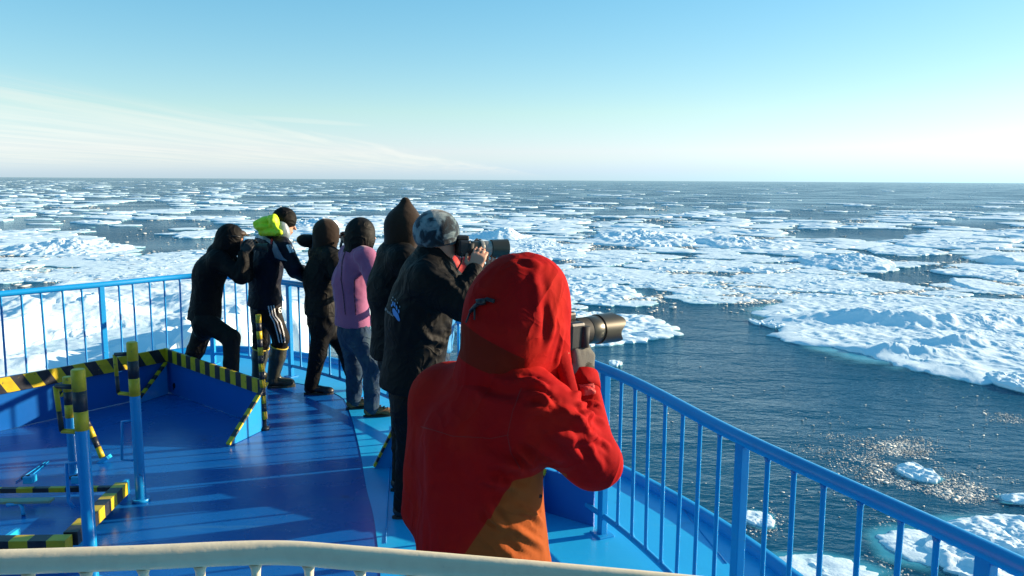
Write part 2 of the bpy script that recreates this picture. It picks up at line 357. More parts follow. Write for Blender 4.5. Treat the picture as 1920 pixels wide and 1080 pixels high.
def floe_data(seed, cx, cy, rx, ry, h, rough=.12, ridge=0.0, seg=72, rings=14, rot=0.0, mounds=(), jag=.22, fr=1.0, tilt=(0, 0), slump=.35):
    """a slab of sea ice: irregular outline, hummocky snow top, steep broken rim running below the waterline"""
    th = np.linspace(0, 2 * math.pi, seg, endpoint=False)
    cs = np.stack([np.cos(th), np.sin(th), np.full(seg, seed * 3.7)], 1)
    big = max(rx, ry); 
    R = 1 + jag * (1.0 * pn(cs * 1.1, seed) + .6 * pn(cs * 2.6, seed + 5) + .38 * pn(cs * 6, seed + 9) + .24 * pn(cs * 14, seed + 11) + .14 * pn(cs * 31, seed + 12))
    t = np.concatenate([np.linspace(0.03, .9, rings - 4) , [.95, .985, 1.0, 1.012]])
    X = np.outer(t, R * np.cos(th)) * rx; Y = np.outer(t, R * np.sin(th)) * ry
    c, s = math.cos(rot), math.sin(rot); X, Y = X * c - Y * s + cx, X * s + Y * c + cy
    x, y = X.ravel(), Y.ravel(); p = np.stack([x, y, np.full_like(x, seed * .91)], 1)
    T = np.repeat(t, seg)
    z = h * (.8 + .35 * pn(p * .35 * fr, seed)) + rough * fbm(p * 1.3 * fr, seed + 1, 4)
    if ridge:
        rg = np.clip(ridged(p * .30 * fr, seed + 3, 4) - .35, 0, 2); z = z + ridge * rg ** 1.4 * (1 - .35 * T)
        blk = np.floor(pn(p * 1.9 * fr, seed + 8) * 3) / 3; z = z + ridge * .22 * blk * np.clip(rg, 0, 1)
    for mx, my, mh, sx, sy, ma in mounds:
        ca, sa = math.cos(ma), math.sin(ma); dx, dy = (x - mx), (y - my); a = (dx * ca + dy * sa) / sx; bb = (-dx * sa + dy * ca) / sy
        z = z + mh * np.exp(-(a * a + bb * bb)) * (1 + .35 * fbm(p * .9, seed + 21, 3))
    z = z + tilt[0] * (x - cx) + tilt[1] * (y - cy)
    z = np.maximum(z, .07 + .04 * pn(p * 2, seed + 2))
    z = z * np.where(T > .9, 1 - slump * (T - .9) / .1, 1)
    z = np.where(T > 1.005, -.35, np.where(T > .99, z * .55, z))
    V = np.stack([x, y, z + SEA], 1)
    V = np.concatenate([[[cx, cy, SEA + float(z[:seg].mean())]], V])
    nr = len(t); k = np.arange(seg); k2 = (k + 1) % seg
    Q = np.concatenate([np.stack([1 + i * seg + k, 1 + i * seg + k2, 1 + (i + 1) * seg + k2, 1 + (i + 1) * seg + k], 1) for i in range(nr - 1)])
    Q = np.concatenate([Q, np.stack([np.zeros(seg, int), np.zeros(seg, int), 1 + k, 1 + k2], 1)])
    return V, Q
def q2t(Q):                                  # quads -> triangles, dropping the degenerate ones
    a = Q[:, [0, 1, 2]]; b = Q[:, [0, 2, 3]]; T = np.concatenate([a, b])
    return T[(T[:, 0] != T[:, 1]) & (T[:, 1] != T[:, 2]) & (T[:, 0] != T[:, 2])]
def floe(name, label, x0, x1, y0, y1, h, cat='ice floe', group=None, awash=0, seed=None, **kw):
    """x0..x1, y0..y1: where the waterline of the floe lies in the photograph"""
    seed = seed if seed is not None else int(abs(x0 * 7 + y0 * 13)) % 997
    ym = 338 + (y0 - 338) * (y1 - 338) * 2 / ((y0 - 338) + (y1 - 338))      # pixel row of the middle distance
    c = P((x0 + x1) / 2, ym, SEA); a = P(x0, ym, SEA); bb = P(x1, ym, SEA); n0 = P((x0 + x1) / 2, y0, SEA); n1 = P((x0 + x1) / 2, y1, SEA)
    rx = np.linalg.norm(bb - a) / 2; ry = np.linalg.norm(n0 - n1) / 2
    kw['ridge'] = kw.get('ridge', 0) * .55; kw['mounds'] = [(m_[0], m_[1], m_[2] * .72, m_[3], m_[4], m_[5]) for m_ in kw.get('mounds', ())]
    if 478 < y0 < 560 and x0 > 900: rx *= .88; ry *= .8
    V, Q = floe_data(seed, c[0], c[1], rx, ry, h * (.62 if h < 1 else .75), **kw)
    V[:, 0] -= c[0]; V[:, 1] -= c[1]; V[:, 2] -= SEA
    o = mesh(name, V, q2t(Q), MT['ice'], smooth=True); o.location = (c[0], c[1], SEA)
    o.data.set_sharp_from_angle(angle=math.radians(38))
    tag(o, label, cat, group)
    if awash:
        seg = 60; th = np.linspace(0, 2 * math.pi, seg, endpoint=False); cs = np.stack([np.cos(th), np.sin(th), np.full(seg, 3.3)], 1)
        R = 1 + .25 * pn(cs * 1.5, seed + 40); ts = [0, .7, .85, 1.0, 1 + awash * .4, 1 + awash]; V = []; at = []
        for t in ts:
            for i in range(seg): V.append((t * R[i] * rx * math.cos(th[i]), t * R[i] * ry * math.sin(th[i]), .035)); at.append(1 - max(0, (t - .85) / (.15 + awash)))
        Fc = [(i * seg + k, i * seg + (k + 1) % seg, (i + 1) * seg + (k + 1) % seg, (i + 1) * seg + k) for i in range(len(ts) - 1) for k in range(seg)]
        s_ = mesh('submerged_foot', V, Fc, MT['awash'], o, smooth=True)
        A = s_.data.attributes.new('rim', 'FLOAT', 'POINT'); A.data.foreach_set('value', np.array(at, np.float32))
    return o

def W(x, y, dz=0): p = P(x, y, SEA + dz); return p[0], p[1]
def md(x, y, h, sx, sy, a=0): p = W(x, y, h * .5); return (p[0], p[1], h, sx, sy, a)
FL = 'floes drifting alongside the ship'
# the big ridged floe to port, seen through the railing
floe('ice_floe', 'huge hummocky white floe with blue hollows seen through the port railing', -260, 700, 534, 770, 1.15, seg=420, rings=110, rough=.06, ridge=.34, jag=.2,
     mounds=[md(395, 650, 3.2, 2.0, 8, -.25), md(232, 655, -1.5, 3.0, 7.5, -.1), md(335, 640, 1.0, .9, 6, -.1), md(60, 665, -.9, 1.6, 4, .2), md(110, 680, .5, .6, 3, .1), md(350, 575, .7, 2.2, 3, .3), md(520, 620, 1.2, 3, 5, 0), md(95, 590, 1.2, 3.4, 2.4, .1), md(30, 625, .9, 2, 3, .4), md(170, 590, .75, 3, 1.2, .1), md(250, 598, .7, 2.6, 1.0, 0), md(20, 700, .5, 2, 1.2, .2), md(640, 660, 1.2, 2.5, 5, .1)], awash=.05, seed=11)
floe('ice_floe', 'ridged white floe standing alone in the dark lead at far left', 25, 238, 461, 479, .55, seg=200, rings=44, ridge=1.0, rough=.16, mounds=[md(150, 462, .9, 4, 2.2), md(85, 464, .8, 4, 2)], awash=.12, seed=5)
floe('ice_floe', 'small low floe at the left edge above the ridged floe', -60, 62, 440, 456, .3, seg=90, rings=18, ridge=.4)
floe('ice_floe', 'flat pale sheet floe below the dark lead on the left', 60, 370, 480, 500, .14, seg=130, rings=24, rough=.08, jag=.3)
floe('ice_floe', 'long flat snowy floe just above the port handrail', 90, 430, 497, 531, .2, seg=150, rings=30, rough=.1, ridge=.15, jag=.25)
floe('ice_floe', 'tall wedge of blue-shaded ice behind the leftmost photographer', 340, 466, 432, 446, .5, seg=110, rings=26, rough=.1, mounds=[md(452, 438, 3.2, 3.2, 6, .2)], seed=9)
floe('ice_floe', 'blue-shaded hump of ice between the beanie and the hood of two watchers', 545, 640, 421, 433, .6, seg=90, rings=24, mounds=[md(600, 418, 1.9, 5, 4)], ridge=.4)
floe('ice_floe', 'peaked blue mound of ice just behind the grey telephoto lens', 880, 995, 438, 453, .5, seg=140, rings=36, rough=.12, mounds=[md(945, 436, 1.9, 2.2, 3), md(905, 440, .8, 3, 3)], awash=.1)
floe('ice_floe', 'rough low floe right of the black lens hood', 940, 1062, 452, 489, .35, seg=140, rings=32, ridge=.55, rough=.14, awash=.1)
floe('ice_floe', 'broad hummocked floe with a blue front in mid distance', 1120, 1292, 437, 463, .6, seg=200, rings=44, ridge=1.0, rough=.16, mounds=[md(1190, 440, 1.0, 5, 3), md(1250, 448, .8, 3, 3)], awash=.08)
floe('ice_floe', 'long blue-fronted ridge of ice right of the broad hummocked floe', 1310, 1486, 451, 469, .7, seg=160, rings=36, ridge=.8, rough=.14, mounds=[md(1360, 452, .8, 4, 2)], awash=.08)
floe('ice_floe', 'blocky slab with a steep blue side and broken right end', 1500, 1674, 487, 510, .6, seg=190, rings=40, ridge=.45, rough=.1, mounds=[md(1610, 488, 1.0, 3.4, 2.6), md(1535, 486, .5, 3, 2)], awash=.06)
floe('ice_floe', 'large smooth flat floe, upper one of two pans by the brash', 1228, 1442, 485, 514, .22, seg=170, rings=30, rough=.05, jag=.2, seed=3)
floe('ice_floe', 'smooth crescent-shaped pan just right of the red hood', 1035, 1278, 501, 532, .22, seg=170, rings=30, rough=.05, jag=.22, seed=8)
floe('ice_floe', 'small round pan between the two smooth flat floes', 1105, 1175, 487, 500, .16, seg=80, rings=16, rough=.05)
floe('ice_floe', 'rubbly floe with blue melt patches beside the red hood', 930, 1218, 528, 570, .28, seg=200, rings=40, ridge=.35, rough=.16, awash=.1, seed=21)
floe('ice_floe', 'snowy floe with a ragged tip under the nearer lens', 850, 1256, 586, 648, .34, seg=260, rings=60, ridge=.22, rough=.15, jag=.26, awash=.07, seed=14)
floe('ice_floe', 'large tumbled floe of snow blocks along the right edge', 1455, 2250, 566, 716, .22, seg=460, rings=120, ridge=.45, rough=.06, jag=.2, fr=1.3,
     mounds=[md(1590, 592, .9, 3, 1.0, -.1), md(1720, 600, .8, 3, .9, -.1), md(1800, 640, .6, 2.4, .7, -.2), md(1690, 655, .45, 3, .6, -.2), md(1860, 600, .7, 3, 1.0, 0)], awash=.12, seed=17)
floe('ice_floe', 'wide white flat floe left of the tumbled snow blocks', 1385, 1640, 512, 545, .26, seg=180, rings=34, rough=.07, ridge=.12, jag=.24)
floe('ice_floe', 'low snowy spit with small blocks edging the dark water', 1440, 1560, 585, 606, .2, seg=90, rings=18, ridge=.3, awash=.3)
floe('ice_floe', 'oblong low ridge floe in the far right field', 1684, 1882, 455, 467, .55, seg=120, rings=26, ridge=.6, awash=.08)
floe('ice_floe', 'thin streak of floe beneath the oblong ridge', 1630, 1760, 466, 478, .35, seg=90, rings=18, ridge=.3)
floe('ice_floe', 'smooth rounded mound of ice at the right edge of the photograph', 1822, 1990, 480, 503, .45, seg=120, rings=28, mounds=[md(1862, 486, 1.1, 2.6, 2.2)], rough=.07, awash=.1)
floe('ice_floe', 'tilted smooth slab near the right edge', 1795, 1900, 526, 553, .38, seg=110, rings=26, tilt=(-.035, .03), rough=.05, awash=.1)
floe('ice_floe', 'low snowy floe above the tilted slab', 1755, 1910, 505, 522, .3, seg=110, rings=22, ridge=.2)
floe('ice_floe', 'white floe corner in the bottom right behind the rail', 1770, 2180, 985, 1165, .32, seg=260, rings=60, ridge=.22, rough=.12, jag=.16, fr=1.8, awash=.16, seed=26)
floe('ice_floe', 'small white block afloat amid the brash by the rail', 1688, 1754, 876, 905, .22, seg=80, rings=18, ridge=.18, rough=.07, fr=3, awash=.25)
floe('ice_floe', 'sunlit lump of ice with a flat foot at the right edge', 1868, 1960, 706, 740, .35, seg=90, rings=20, ridge=.35, fr=2, awash=.2)
floe('ice_chunk', 'lone little ice lump below the nearer lens hood', 1141, 1167, 679, 688, .22, cat='ice chunk', seg=44, rings=12, ridge=.1, rough=.05, fr=3)
floe('ice_chunk', 'pair-forming right ice lump on dark water near the tumbled floe', 1428, 1466, 603, 616, .28, cat='ice chunk', seg=44, rings=12, ridge=.2, fr=2)
floe('ice_chunk', 'round left ice lump on dark water near the tumbled floe', 1408, 1424, 601, 610, .25, cat='ice chunk', seg=32, rings=10, rough=.05, fr=3)
floe('ice_chunk', 'white chunk glimpsed between railing bars near the deck edge', 1395, 1450, 962, 990, .14, cat='ice chunk', seg=60, rings=14, ridge=.08, rough=.04, fr=4, awash=.5)
floe('ice_floe', 'awash cyan shelf of ice seen through the rail at bottom right', 1655, 1800, 1000, 1060, .10, seg=90, rings=20, ridge=.14, rough=.05, fr=3, awash=.7, seed=31)
floe('ice_floe', 'greenish ice edge below the deck at the bottom rail', 1430, 1640, 1045, 1100, .10, seg=90, rings=20, ridge=.1, rough=.04, fr=3, awash=.5, seed=33)
floe('ice_floe', 'little snow-topped floe right of the brash patch', 1880, 1990, 930, 948, .12, seg=70, rings=14, ridge=.1, fr=3, awash=.4, seed=35)

# loose pack: individual floes, then the far pack as one mass
HOLES = ((320, 441, 170, 28), (60, 425, 110, 12), (260, 387, 80, 9), (1720, 515, 110, 14), (1620, 440, 130, 12), (1120, 548, 100, 12), (1450, 655, 360, 75), (80, 412, 90, 7), (1500, 405, 140, 9), (1830, 420, 90, 10), (1180, 400, 90, 7), (560, 372, 120, 5), (1000, 493, 60, 9), (700, 400, 90, 6), (1330, 476, 90, 5), (1750, 485, 70, 7), (120, 495, 90, 9), (420, 400, 110, 6))
def density(x, y):                           # how much ice the photograph shows around a pixel
    d = np.where(x > 880, np.where(y > 395, .85, np.interp(x, (880, 1150, 1400, 1920), (.7, .35, .16, .12)) * np.interp(y, (345, 395), (.5, 1.2))), .9)
    d = np.where(y < 346 + .006 * x, d * .7, d)
    d = np.where(y > 462, d * .5, d)
    for (ex, ey, rx, ry) in HOLES: d = np.where(((x - ex) / rx) ** 2 + ((y - ey) / ry) ** 2 < 1, .02, d)
    return np.where((y < 340.5 + .006 * x - 3) | ((y > 570) & (x > 1090)) | ((y > 530) & (x < 760)), 0, d)
rs = np.random.RandomState(42); N = 16000
x = rs.uniform(-150, 2070, N); y = 338.5 + .006 * x + 235 * rs.rand(N) ** 1.75
q = rs.rand(N); dens = density(x, y) * (.62 + .75 * pn(np.stack([x * .005, y * .05, x * 0 + 1.5], 1), 4))
ok = rs.rand(N) < dens; x, y, q = x[ok][:4300], y[ok][:4300], q[ok][:4300]; N = len(x)
dy = y - (332.5 + .006 * x)
wpx = rs.choice((.25, .35, .5, .8, 1.1, 1.6, 2.3), N) * (6 + dy * .42) * rs.uniform(.7, 1.3, N)
wpx = np.minimum(wpx, 95)
# prototypes, 5 m in radius
PN, PF = [], []
for i in range(28):
    rd = (0, .25, .5, .9)[i % 4]
    V, Q = floe_data(i + 100, 0, 0, 5, 5, .3, rough=.09, ridge=rd, seg=60, rings=15, jag=.28, fr=1.2); V[:, 2] -= SEA
    me_o = mesh('ice_floe', V, q2t(Q), MT['ice'], smooth=True); me_o.data.set_sharp_from_angle(angle=math.radians(38)); PN.append(me_o.data); bpy.data.objects.remove(me_o)
    V, Q = floe_data(i + 100, 0, 0, 5, 5, .3, rough=.09, ridge=rd, seg=24, rings=8, jag=.28, fr=1.2); V[:, 2] -= SEA; PF.append((V, q2t(Q)))
MID = 'loose floes of the drifting pack'; order = np.argsort(-wpx * (1 + dy / 60)); made = 0; FV, FQ, off = [], [], 0
for i in order:
    c = P(x[i], y[i], SEA); dist = c[1]; rx = wpx[i] * dist / F / 2; ry = rx * (.45 + .6 * q[i]); k = rs.randint(28)
    hz_ = np.clip(rx / 5, .3, 1.0) * rs.uniform(.5, 1.1); rot = rs.uniform(-.35, .35) + (math.pi if rs.rand() < .5 else 0)
    if made < 240 and -40 < x[i] < 1960:
        o = link('ice_floe', PN[k]); o.location = (c[0], c[1], SEA); o.scale = (rx / 5, ry / 5, hz_); o.rotation_euler = (0, 0, rot)
        zone = 'to the left of the watchers' if x[i] < 345 else 'between and behind the watchers' if x[i] < 950 else 'in the middle right of the sea' if x[i] < 1440 else 'towards the right edge of the sea'
        kind_ = ('plain flat white floe', 'slightly lumpy white floe', 'hummocky white floe', 'strongly ridged white floe')[k % 4]
        tag(o, f'{kind_} of the loose pack {zone}', 'ice floe', f'{kind_}s {zone}'); made += 1
    else:
        V, T = PF[k]; V = V * (rx / 5, ry / 5, hz_); ca, sa = math.cos(rot), math.sin(rot)
        V = np.stack([V[:, 0] * ca - V[:, 1] * sa + c[0], V[:, 0] * sa + V[:, 1] * ca + c[1], V[:, 2] + SEA], 1)
        FV.append(V); FQ.append(T + off); off += len(V)
o = mesh('pack_ice', np.concatenate(FV), np.concatenate(FQ), MT['ice'], smooth=True); o.data.set_sharp_from_angle(angle=math.radians(38))
tag(o, 'far pack of small white floes strewn to the horizon', 'pack ice', kind='stuff')

# brash: small broken lumps
ph = (1 + 5 ** .5) / 2
ICO = np.array([(-1, ph, 0), (1, ph, 0), (-1, -ph, 0), (1, -ph, 0), (0, -1, ph), (0, 1, ph), (0, -1, -ph), (0, 1, -ph), (ph, 0, -1), (ph, 0, 1), (-ph, 0, -1), (-ph, 0, 1)]) / 1.9
ICF = np.array([(0, 11, 5), (0, 5, 1), (0, 1, 7), (0, 7, 10), (0, 10, 11), (1, 5, 9), (5, 11, 4), (11, 10, 2), (10, 7, 6), (7, 1, 8), (3, 9, 4), (3, 4, 2), (3, 2, 6), (3, 6, 8), (3, 8, 9), (4, 9, 5), (2, 4, 11), (6, 2, 10), (8, 6, 7), (9, 8, 1)])
def brash(name, label, pts, mt):             # pts: (x, y, size)
    pts = np.array(pts); n_ = len(pts); rs = np.random.RandomState(n_)
    B = ICO[None] * (1 + .35 * rs.randn(n_, 12, 1).clip(-1.2, 1.2)); a = rs.rand(n_) * 6.28; ca, sa = np.cos(a)[:, None], np.sin(a)[:, None]
    s = pts[:, 2:3]; el = rs.uniform(.7, 1.8, (n_, 1)); fl = rs.uniform(.12, .38, (n_, 1))
    X = B[:, :, 0] * s * el; Y = B[:, :, 1] * s; Z = B[:, :, 2] * s * fl
    V = np.stack([X * ca - Y * sa + pts[:, :1], X * sa + Y * ca + pts[:, 1:2], Z + SEA + s * fl * .15], 2).reshape(-1, 3)
    Fc = (ICF[None] + (np.arange(n_) * 12)[:, None, None]).reshape(-1, 3)
    return tag(mesh(name, V, Fc, mt), label, 'brash ice', kind='stuff')
N = 150000
x = rs.uniform(-60, 1980, N); y = 385 + 202 * rs.rand(N) ** 1.0; dn = density(x, y)
cl = pn(np.stack([x * .009, y * .06, x * 0 + 7.5], 1), 2) + .4 * pn(np.stack([x * .03, y * .16, x * 0 + 2.5], 1), 3)
ok = (rs.rand(N) < np.where(dn < .1, .03, 1) * np.clip(.12 + cl * 3, .05, 1)) & ~((x > 1250) & (y < 400) & (rs.rand(N) > .1))
x, y = x[ok][:42000], y[ok][:42000]; d = ray(0, 0)
D = cf[None] * F + cr[None] * (x - 960)[:, None] + cu[None] * (540 - y)[:, None]; Tt = (SEA - CAM[2]) / D[:, 2]; W2 = CAM[None] + D * Tt[:, None]
sz = rs.choice((.04, .06, .08, .12, .22), len(x)) * rs.uniform(.6, 1.4, len(x)) * (1 + W2[:, 1] / 500)
brash('brash_ice', 'grey-white brash of broken lumps between the floes', np.stack([W2[:, 0], W2[:, 1], sz], 1), MT['brash'])
rng = random.Random(3); pts = []
BZ = [(1560, 820, 1730, 870, 90), (1600, 850, 1780, 930, 330), (1640, 815, 1740, 870, 150), (1760, 905, 1925, 955, 330), (1700, 915, 1820, 960, 160), (1480, 790, 1600, 850, 30), (1860, 770, 1925, 800, 40), (1640, 980, 1720, 1070, 70), (1400, 960, 1460, 1000, 50), (1830, 950, 1925, 985, 60)]
def SLN(p): v = Vector((p[0] * .55, p[1] * .55, 3.3)); return mnoise.noise(v) + .5 * mnoise.noise(v * 2.7)
for x0, y0, x1, y1, n_ in BZ:
    for _ in range(n_ * 9):
        x = rng.gauss((x0 + x1) / 2, (x1 - x0) / 3.2); y = rng.gauss((y0 + y1) / 2, (y1 - y0) / 3.0); p = W(x, y)
        if SLN(p) + rng.uniform(-.25, .25) < .02: continue
        pts.append((p[0], p[1], rng.choice((.012, .016, .02, .025, .032)) * rng.uniform(.7, 1.3) * (2.6 if rng.random() < .03 else 1)))
for _ in range(90):
    p = W(rng.uniform(1130, 1920), rng.uniform(630, 1000)); pts.append((p[0], p[1], rng.uniform(.02, .06)))
brash('brash_ice', 'scatter of small glistening brash on dark water beside the starboard rail', pts, MT['slush'])

# ------------------------------------------------------------------ the ship
def spline(pts, n=8):                        # Catmull-Rom through the points
    pts = [np.asarray(p, float) for p in pts]; pts = [2 * pts[0] - pts[1]] + pts + [2 * pts[-1] - pts[-2]]; out = []
    for i in range(1, len(pts) - 2):
        p0, p1, p2, p3 = pts[i - 1:i + 3]
        for k in range(n):
            t = k / n; out.append(.5 * ((2 * p1) + (-p0 + p2) * t + (2 * p0 - 5 * p1 + 4 * p2 - p3) * t * t + (-p0 + 3 * p1 - 3 * p2 + p3) * t ** 3))
    return out + [pts[-2]]
RH = .965                                    # handrail height
RP = [(1.98, -1.6), (1.88, .2), (1.66, 1.2), (1.39, 2.04), (.94, 3.12), (.52, 4.30), (-.25, 5.62), (-1.05, 6.72), (-1.62, 7.36), (-2.30, 7.95), (-2.80, 8.27), (-3.22, 8.44), (-3.50, 8.36), (-4.01, 7.70), (-4.57, 7.04), (-5.25, 6.15), (-5.85, 5.0), (-6.15, 3.4), (-6.2, 1.0), (-6.2, -1.6)]
RL = spline(RP, 10)
def offset(path, d):                         # to the outside (left of travel is inside)
    out = []
    for i, p in enumerate(path):
        t = path[min(i + 1, len(path) - 1)] - path[max(i - 1, 0)]; t = t / np.linalg.norm(t); out.append(p + np.array([t[1], -t[0]]) * d)
    return out
# (travel runs from starboard aft, round the bow, to port aft: outside is on the right hand)
EDGE = offset(RL, .66)
e3 = [np.array([p[0], p[1], 0]) for p in EDGE]
# deck: one sheet, then the lighter margin 4 mm above it
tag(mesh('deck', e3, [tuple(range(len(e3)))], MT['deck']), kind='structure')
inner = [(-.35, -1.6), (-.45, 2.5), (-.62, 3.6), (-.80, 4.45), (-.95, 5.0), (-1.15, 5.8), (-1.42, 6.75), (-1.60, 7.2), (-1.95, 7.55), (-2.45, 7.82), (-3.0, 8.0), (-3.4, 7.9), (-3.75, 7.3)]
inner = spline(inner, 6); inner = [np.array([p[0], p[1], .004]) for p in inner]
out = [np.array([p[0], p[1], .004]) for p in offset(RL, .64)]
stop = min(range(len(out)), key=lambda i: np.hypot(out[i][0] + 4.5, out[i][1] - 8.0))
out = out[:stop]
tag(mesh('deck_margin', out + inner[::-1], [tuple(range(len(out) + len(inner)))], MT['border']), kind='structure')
# the gunwale lip along the deck edge
lip = offset(RL, .655); V = []; prof = [(-.02, .001), (-.02, .05), (.03, .062), (.05, .04), (.05, -.3)]
for dx, z in prof: V += [(p[0], p[1], z) for p in offset(RL, .655 + dx)]
n_ = len(RL); Fc = [(j * n_ + i, j * n_ + i + 1, (j + 1) * n_ + i + 1, (j + 1) * n_ + i) for j in range(len(prof) - 1) for i in range(n_ - 1)]
tag(mesh('gunwale', V, Fc, MT['rail'], smooth=True), kind='structure')
# hull below: flared plates down past the waterline
V = []
for dx, z in ((.70, -.02), (.62, -1.0), (.25, -3.2), (-.15, -5.2), (-.45, -7.2)): V += [(p[0], p[1], z) for p in offset(RL, dx)]
Fc = [(j * n_ + i, j * n_ + i + 1, (j + 1) * n_ + i + 1, (j + 1) * n_ + i) for j in range(4) for i in range(n_ - 1)]
hull = tag(mesh('ship_hull', V, Fc, MT['hull'], smooth=True), 'dark blue flared hull of the ship under the foredeck', 'hull')
# weld seams and a scratch on the deck
sm = MB()
def dk(x, y, z=.006): p = P(x, y, 0); return (p[0], p[1], z)
for pts_ in ([dk(1255, 925), dk(1362, 1058)], [dk(723, 1020), dk(735, 800)], [dk(30, 905), dk(85, 868)], [dk(45, 905), dk(92, 866)]):
    sm.tube(pts_, .004, 6)
tag(sm.build('weld_seam', MT['rail']), kind='structure')

railing = empty('ship_railing', (.5, 4.3, 0), 'bright blue steel railing of posts and bars curving round the bow', 'railing')
R3 = [np.array([p[0], p[1], RH]) for p in RL]
def flat_tube(path, hw, hh, seg=10):         # slightly flattened handrail section
    mb = MB(); mb.tube(path, hw, seg); mb.V = [tuple(v) for v in mb.V]; return mb
MB().tube(R3, .029, 12).build('handrail', MT['rail'], railing)
R3b = [np.array([p[0], p[1], .12]) for p in RL]
MB().tube(R3b, .017, 8).build('bottom_rail', MT['rail'], railing)
arc = np.concatenate([[0], np.cumsum([np.linalg.norm(RL[i + 1] - RL[i]) for i in range(len(RL) - 1)])])
def at_arc(s):
    s = max(0, min(arc[-1] - 1e-6, s)); i = int(np.searchsorted(arc, s, 'right') - 1); t = (s - arc[i]) / (arc[i + 1] - arc[i]); d = RL[i + 1] - RL[i]
    return RL[i] * (1 - t) + RL[i + 1] * t, d / np.linalg.norm(d)
def near_arc(x, y): return arc[min(range(len(RL)), key=lambda i: np.hypot(RL[i][0] - x, RL[i][1] - y))]
post_s = [near_arc(1.33, 2.17), near_arc(.94, 3.12), near_arc(.52, 4.3), near_arc(-2.27, 7.92), near_arc(-3.98, 7.72)]
full = [post_s[0] - 1.2, post_s[0], post_s[1], post_s[2]]
full += list(np.linspace(post_s[2], post_s[3], 5))[1:-1] + [post_s[3]] + list(np.linspace(post_s[3], post_s[4], 3))[1:-1] + [post_s[4], post_s[4] + 1.05, post_s[4] + 2.1, post_s[4] + 3.2, post_s[4] + 4.3]
pb = MB(); pb.box((0, 0, RH / 2), (.024, 0, 0), (0, .02, 0), (0, 0, RH / 2 - .012)); pm = pb.build('post', MT['rail'], None, .004)
ft = MB(); ft.box((0, 0, .008), (.055, 0, 0), (0, .05, 0), (0, 0, .008)); ftm = ft.build('foot_plate', MT['rail'], None, .005)
bb_ = MB(); bb_.tube([(0, 0, .125), (0, 0, .138), (0, 0, .15), (0, 0, .5), (0, 0, RH - .045), (0, 0, RH - .024)], [.017, .015, .0100, .0098, .0100, .015], 8); bm_ = bb_.build('baluster', MT['rail'])
def place(src, name, parent, p, d, z=0):
    o = src.copy(); o.name = name; COL.objects.link(o); o.parent = parent; o.matrix_parent_inverse = Matrix.Translation(-parent.location)
    o.location = (p[0], p[1], z); o.rotation_euler = (0, 0, math.atan2(d[1], d[0])); return o
for i, s_ in enumerate(full):
    p, d = at_arc(s_); po = place(pm, 'post', railing, p, d); place(ftm, 'foot_plate', railing, p, d)
    if i + 1 < len(full):
        n_b = max(2, round((full[i + 1] - s_) / .163))
        for k in range(1, n_b): p, d = at_arc(s_ + (full[i + 1] - s_) * k / n_b + random.uniform(-.006, .006)); bo_ = place(bm_, 'baluster', railing, p, d); bo_.rotation_euler.x = random.uniform(-.007, .007); bo_.rotation_euler.y = random.uniform(-.009, .009)
for o in (pm, ftm, bm_): bpy.data.objects.remove(o)

# white rail of the platform the photographer stands on
wr = empty('white_rail', (0, 1.4, .35), 'chipped white pipe rail with short bars along the bottom of the view', 'railing')
zr = 1.33
wp = [P(-420, 1052, zr), P(-150, 1057, zr), P(0, 1054, zr), P(250, 1046, zr), P(430, 1038, zr), P(540, 1037, zr), P(660, 1046, zr), P(850, 1062, zr), P(1050, 1080, zr), P(1300, 1104, zr), P(1600, 1135, zr)]
wl = spline(wp, 6)
MB().tube(wl, .0215, 16).build('top_rail', MT['white'], wr)
MB().tube([p - np.array([0, 0, .42]) for p in wl], .016, 8).build('mid_rail', MT['white'], wr)
ws = np.concatenate([[0], np.cumsum([np.linalg.norm(wl[i + 1] - wl[i]) for i in range(len(wl) - 1)])])
wb = MB(); wb.tube([(0, 0, -.42), (0, 0, -.045), (0, 0, -.03), (0, 0, -.019)], [.0078, .0078, .009, .0135], 10); wbo = wb.build('bar', MT['white'])
k = 0; s_ = .05
while s_ < ws[-1]:
    i = int(np.searchsorted(ws, s_, 'right') - 1); t = (s_ - ws[i]) / (ws[i + 1] - ws[i]); p = wl[i] * (1 - t) + wl[i + 1] * t
    place(wbo, 'bar', wr, p, (1, 0), zr); s_ += .0975
bpy.data.objects.remove(wbo)
for x_ in (-260, 1500):
    p = wl[min(range(len(wl)), key=lambda i: abs(wl[i][0] - P(x_, 1100, zr)[0]))]
    MB().tube([(p[0], p[1], .35), (p[0], p[1], zr)], .02, 10).build('post', MT['white'], wr)
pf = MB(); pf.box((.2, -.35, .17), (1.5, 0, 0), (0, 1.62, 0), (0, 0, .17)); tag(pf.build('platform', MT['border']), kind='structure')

# ------------------------------------------------------------------ breakwater
def stripes(mb, a, b, h, t, nrm, step, slant=0.0, first=0):
    """flat striped flange from a to b (top edge), height h downwards, thickness t along nrm; alternate yellow (0) and black (1)"""
    a, b, nrm = np.asarray(a, float), np.asarray(b, float), np.asarray(nrm, float); L_ = np.linalg.norm(b - a); d = (b - a) / L_; dn = np.array([0, 0, -1.0]); n_s = max(1, round(L_ / step)); st = L_ / n_s
    for i in range(n_s):
        s0, s1 = i * st, (i + 1) * st; f = lambda s, lo: a + d * np.clip(s - slant * lo, 0, L_) + dn * h * lo
        A, B, C_, D = f(s0, 0), f(s1, 0), f(s1, 1), f(s0, 1)
        if i == n_s - 1 and slant > 0: C_ = f(L_ + slant, 1)
        if i == 0 and slant < 0: D = f(slant, 1)
        V = [A, B, C_, D, A + nrm * t, B + nrm * t, C_ + nrm * t, D + nrm * t]
        mb.add(V, [(4, 7, 6, 5), (0, 1, 2, 3), (0, 4, 5, 1), (3, 2, 6, 7), (0, 3, 7, 4), (1, 5, 6, 2)], (i + first) % 2)
    return mb
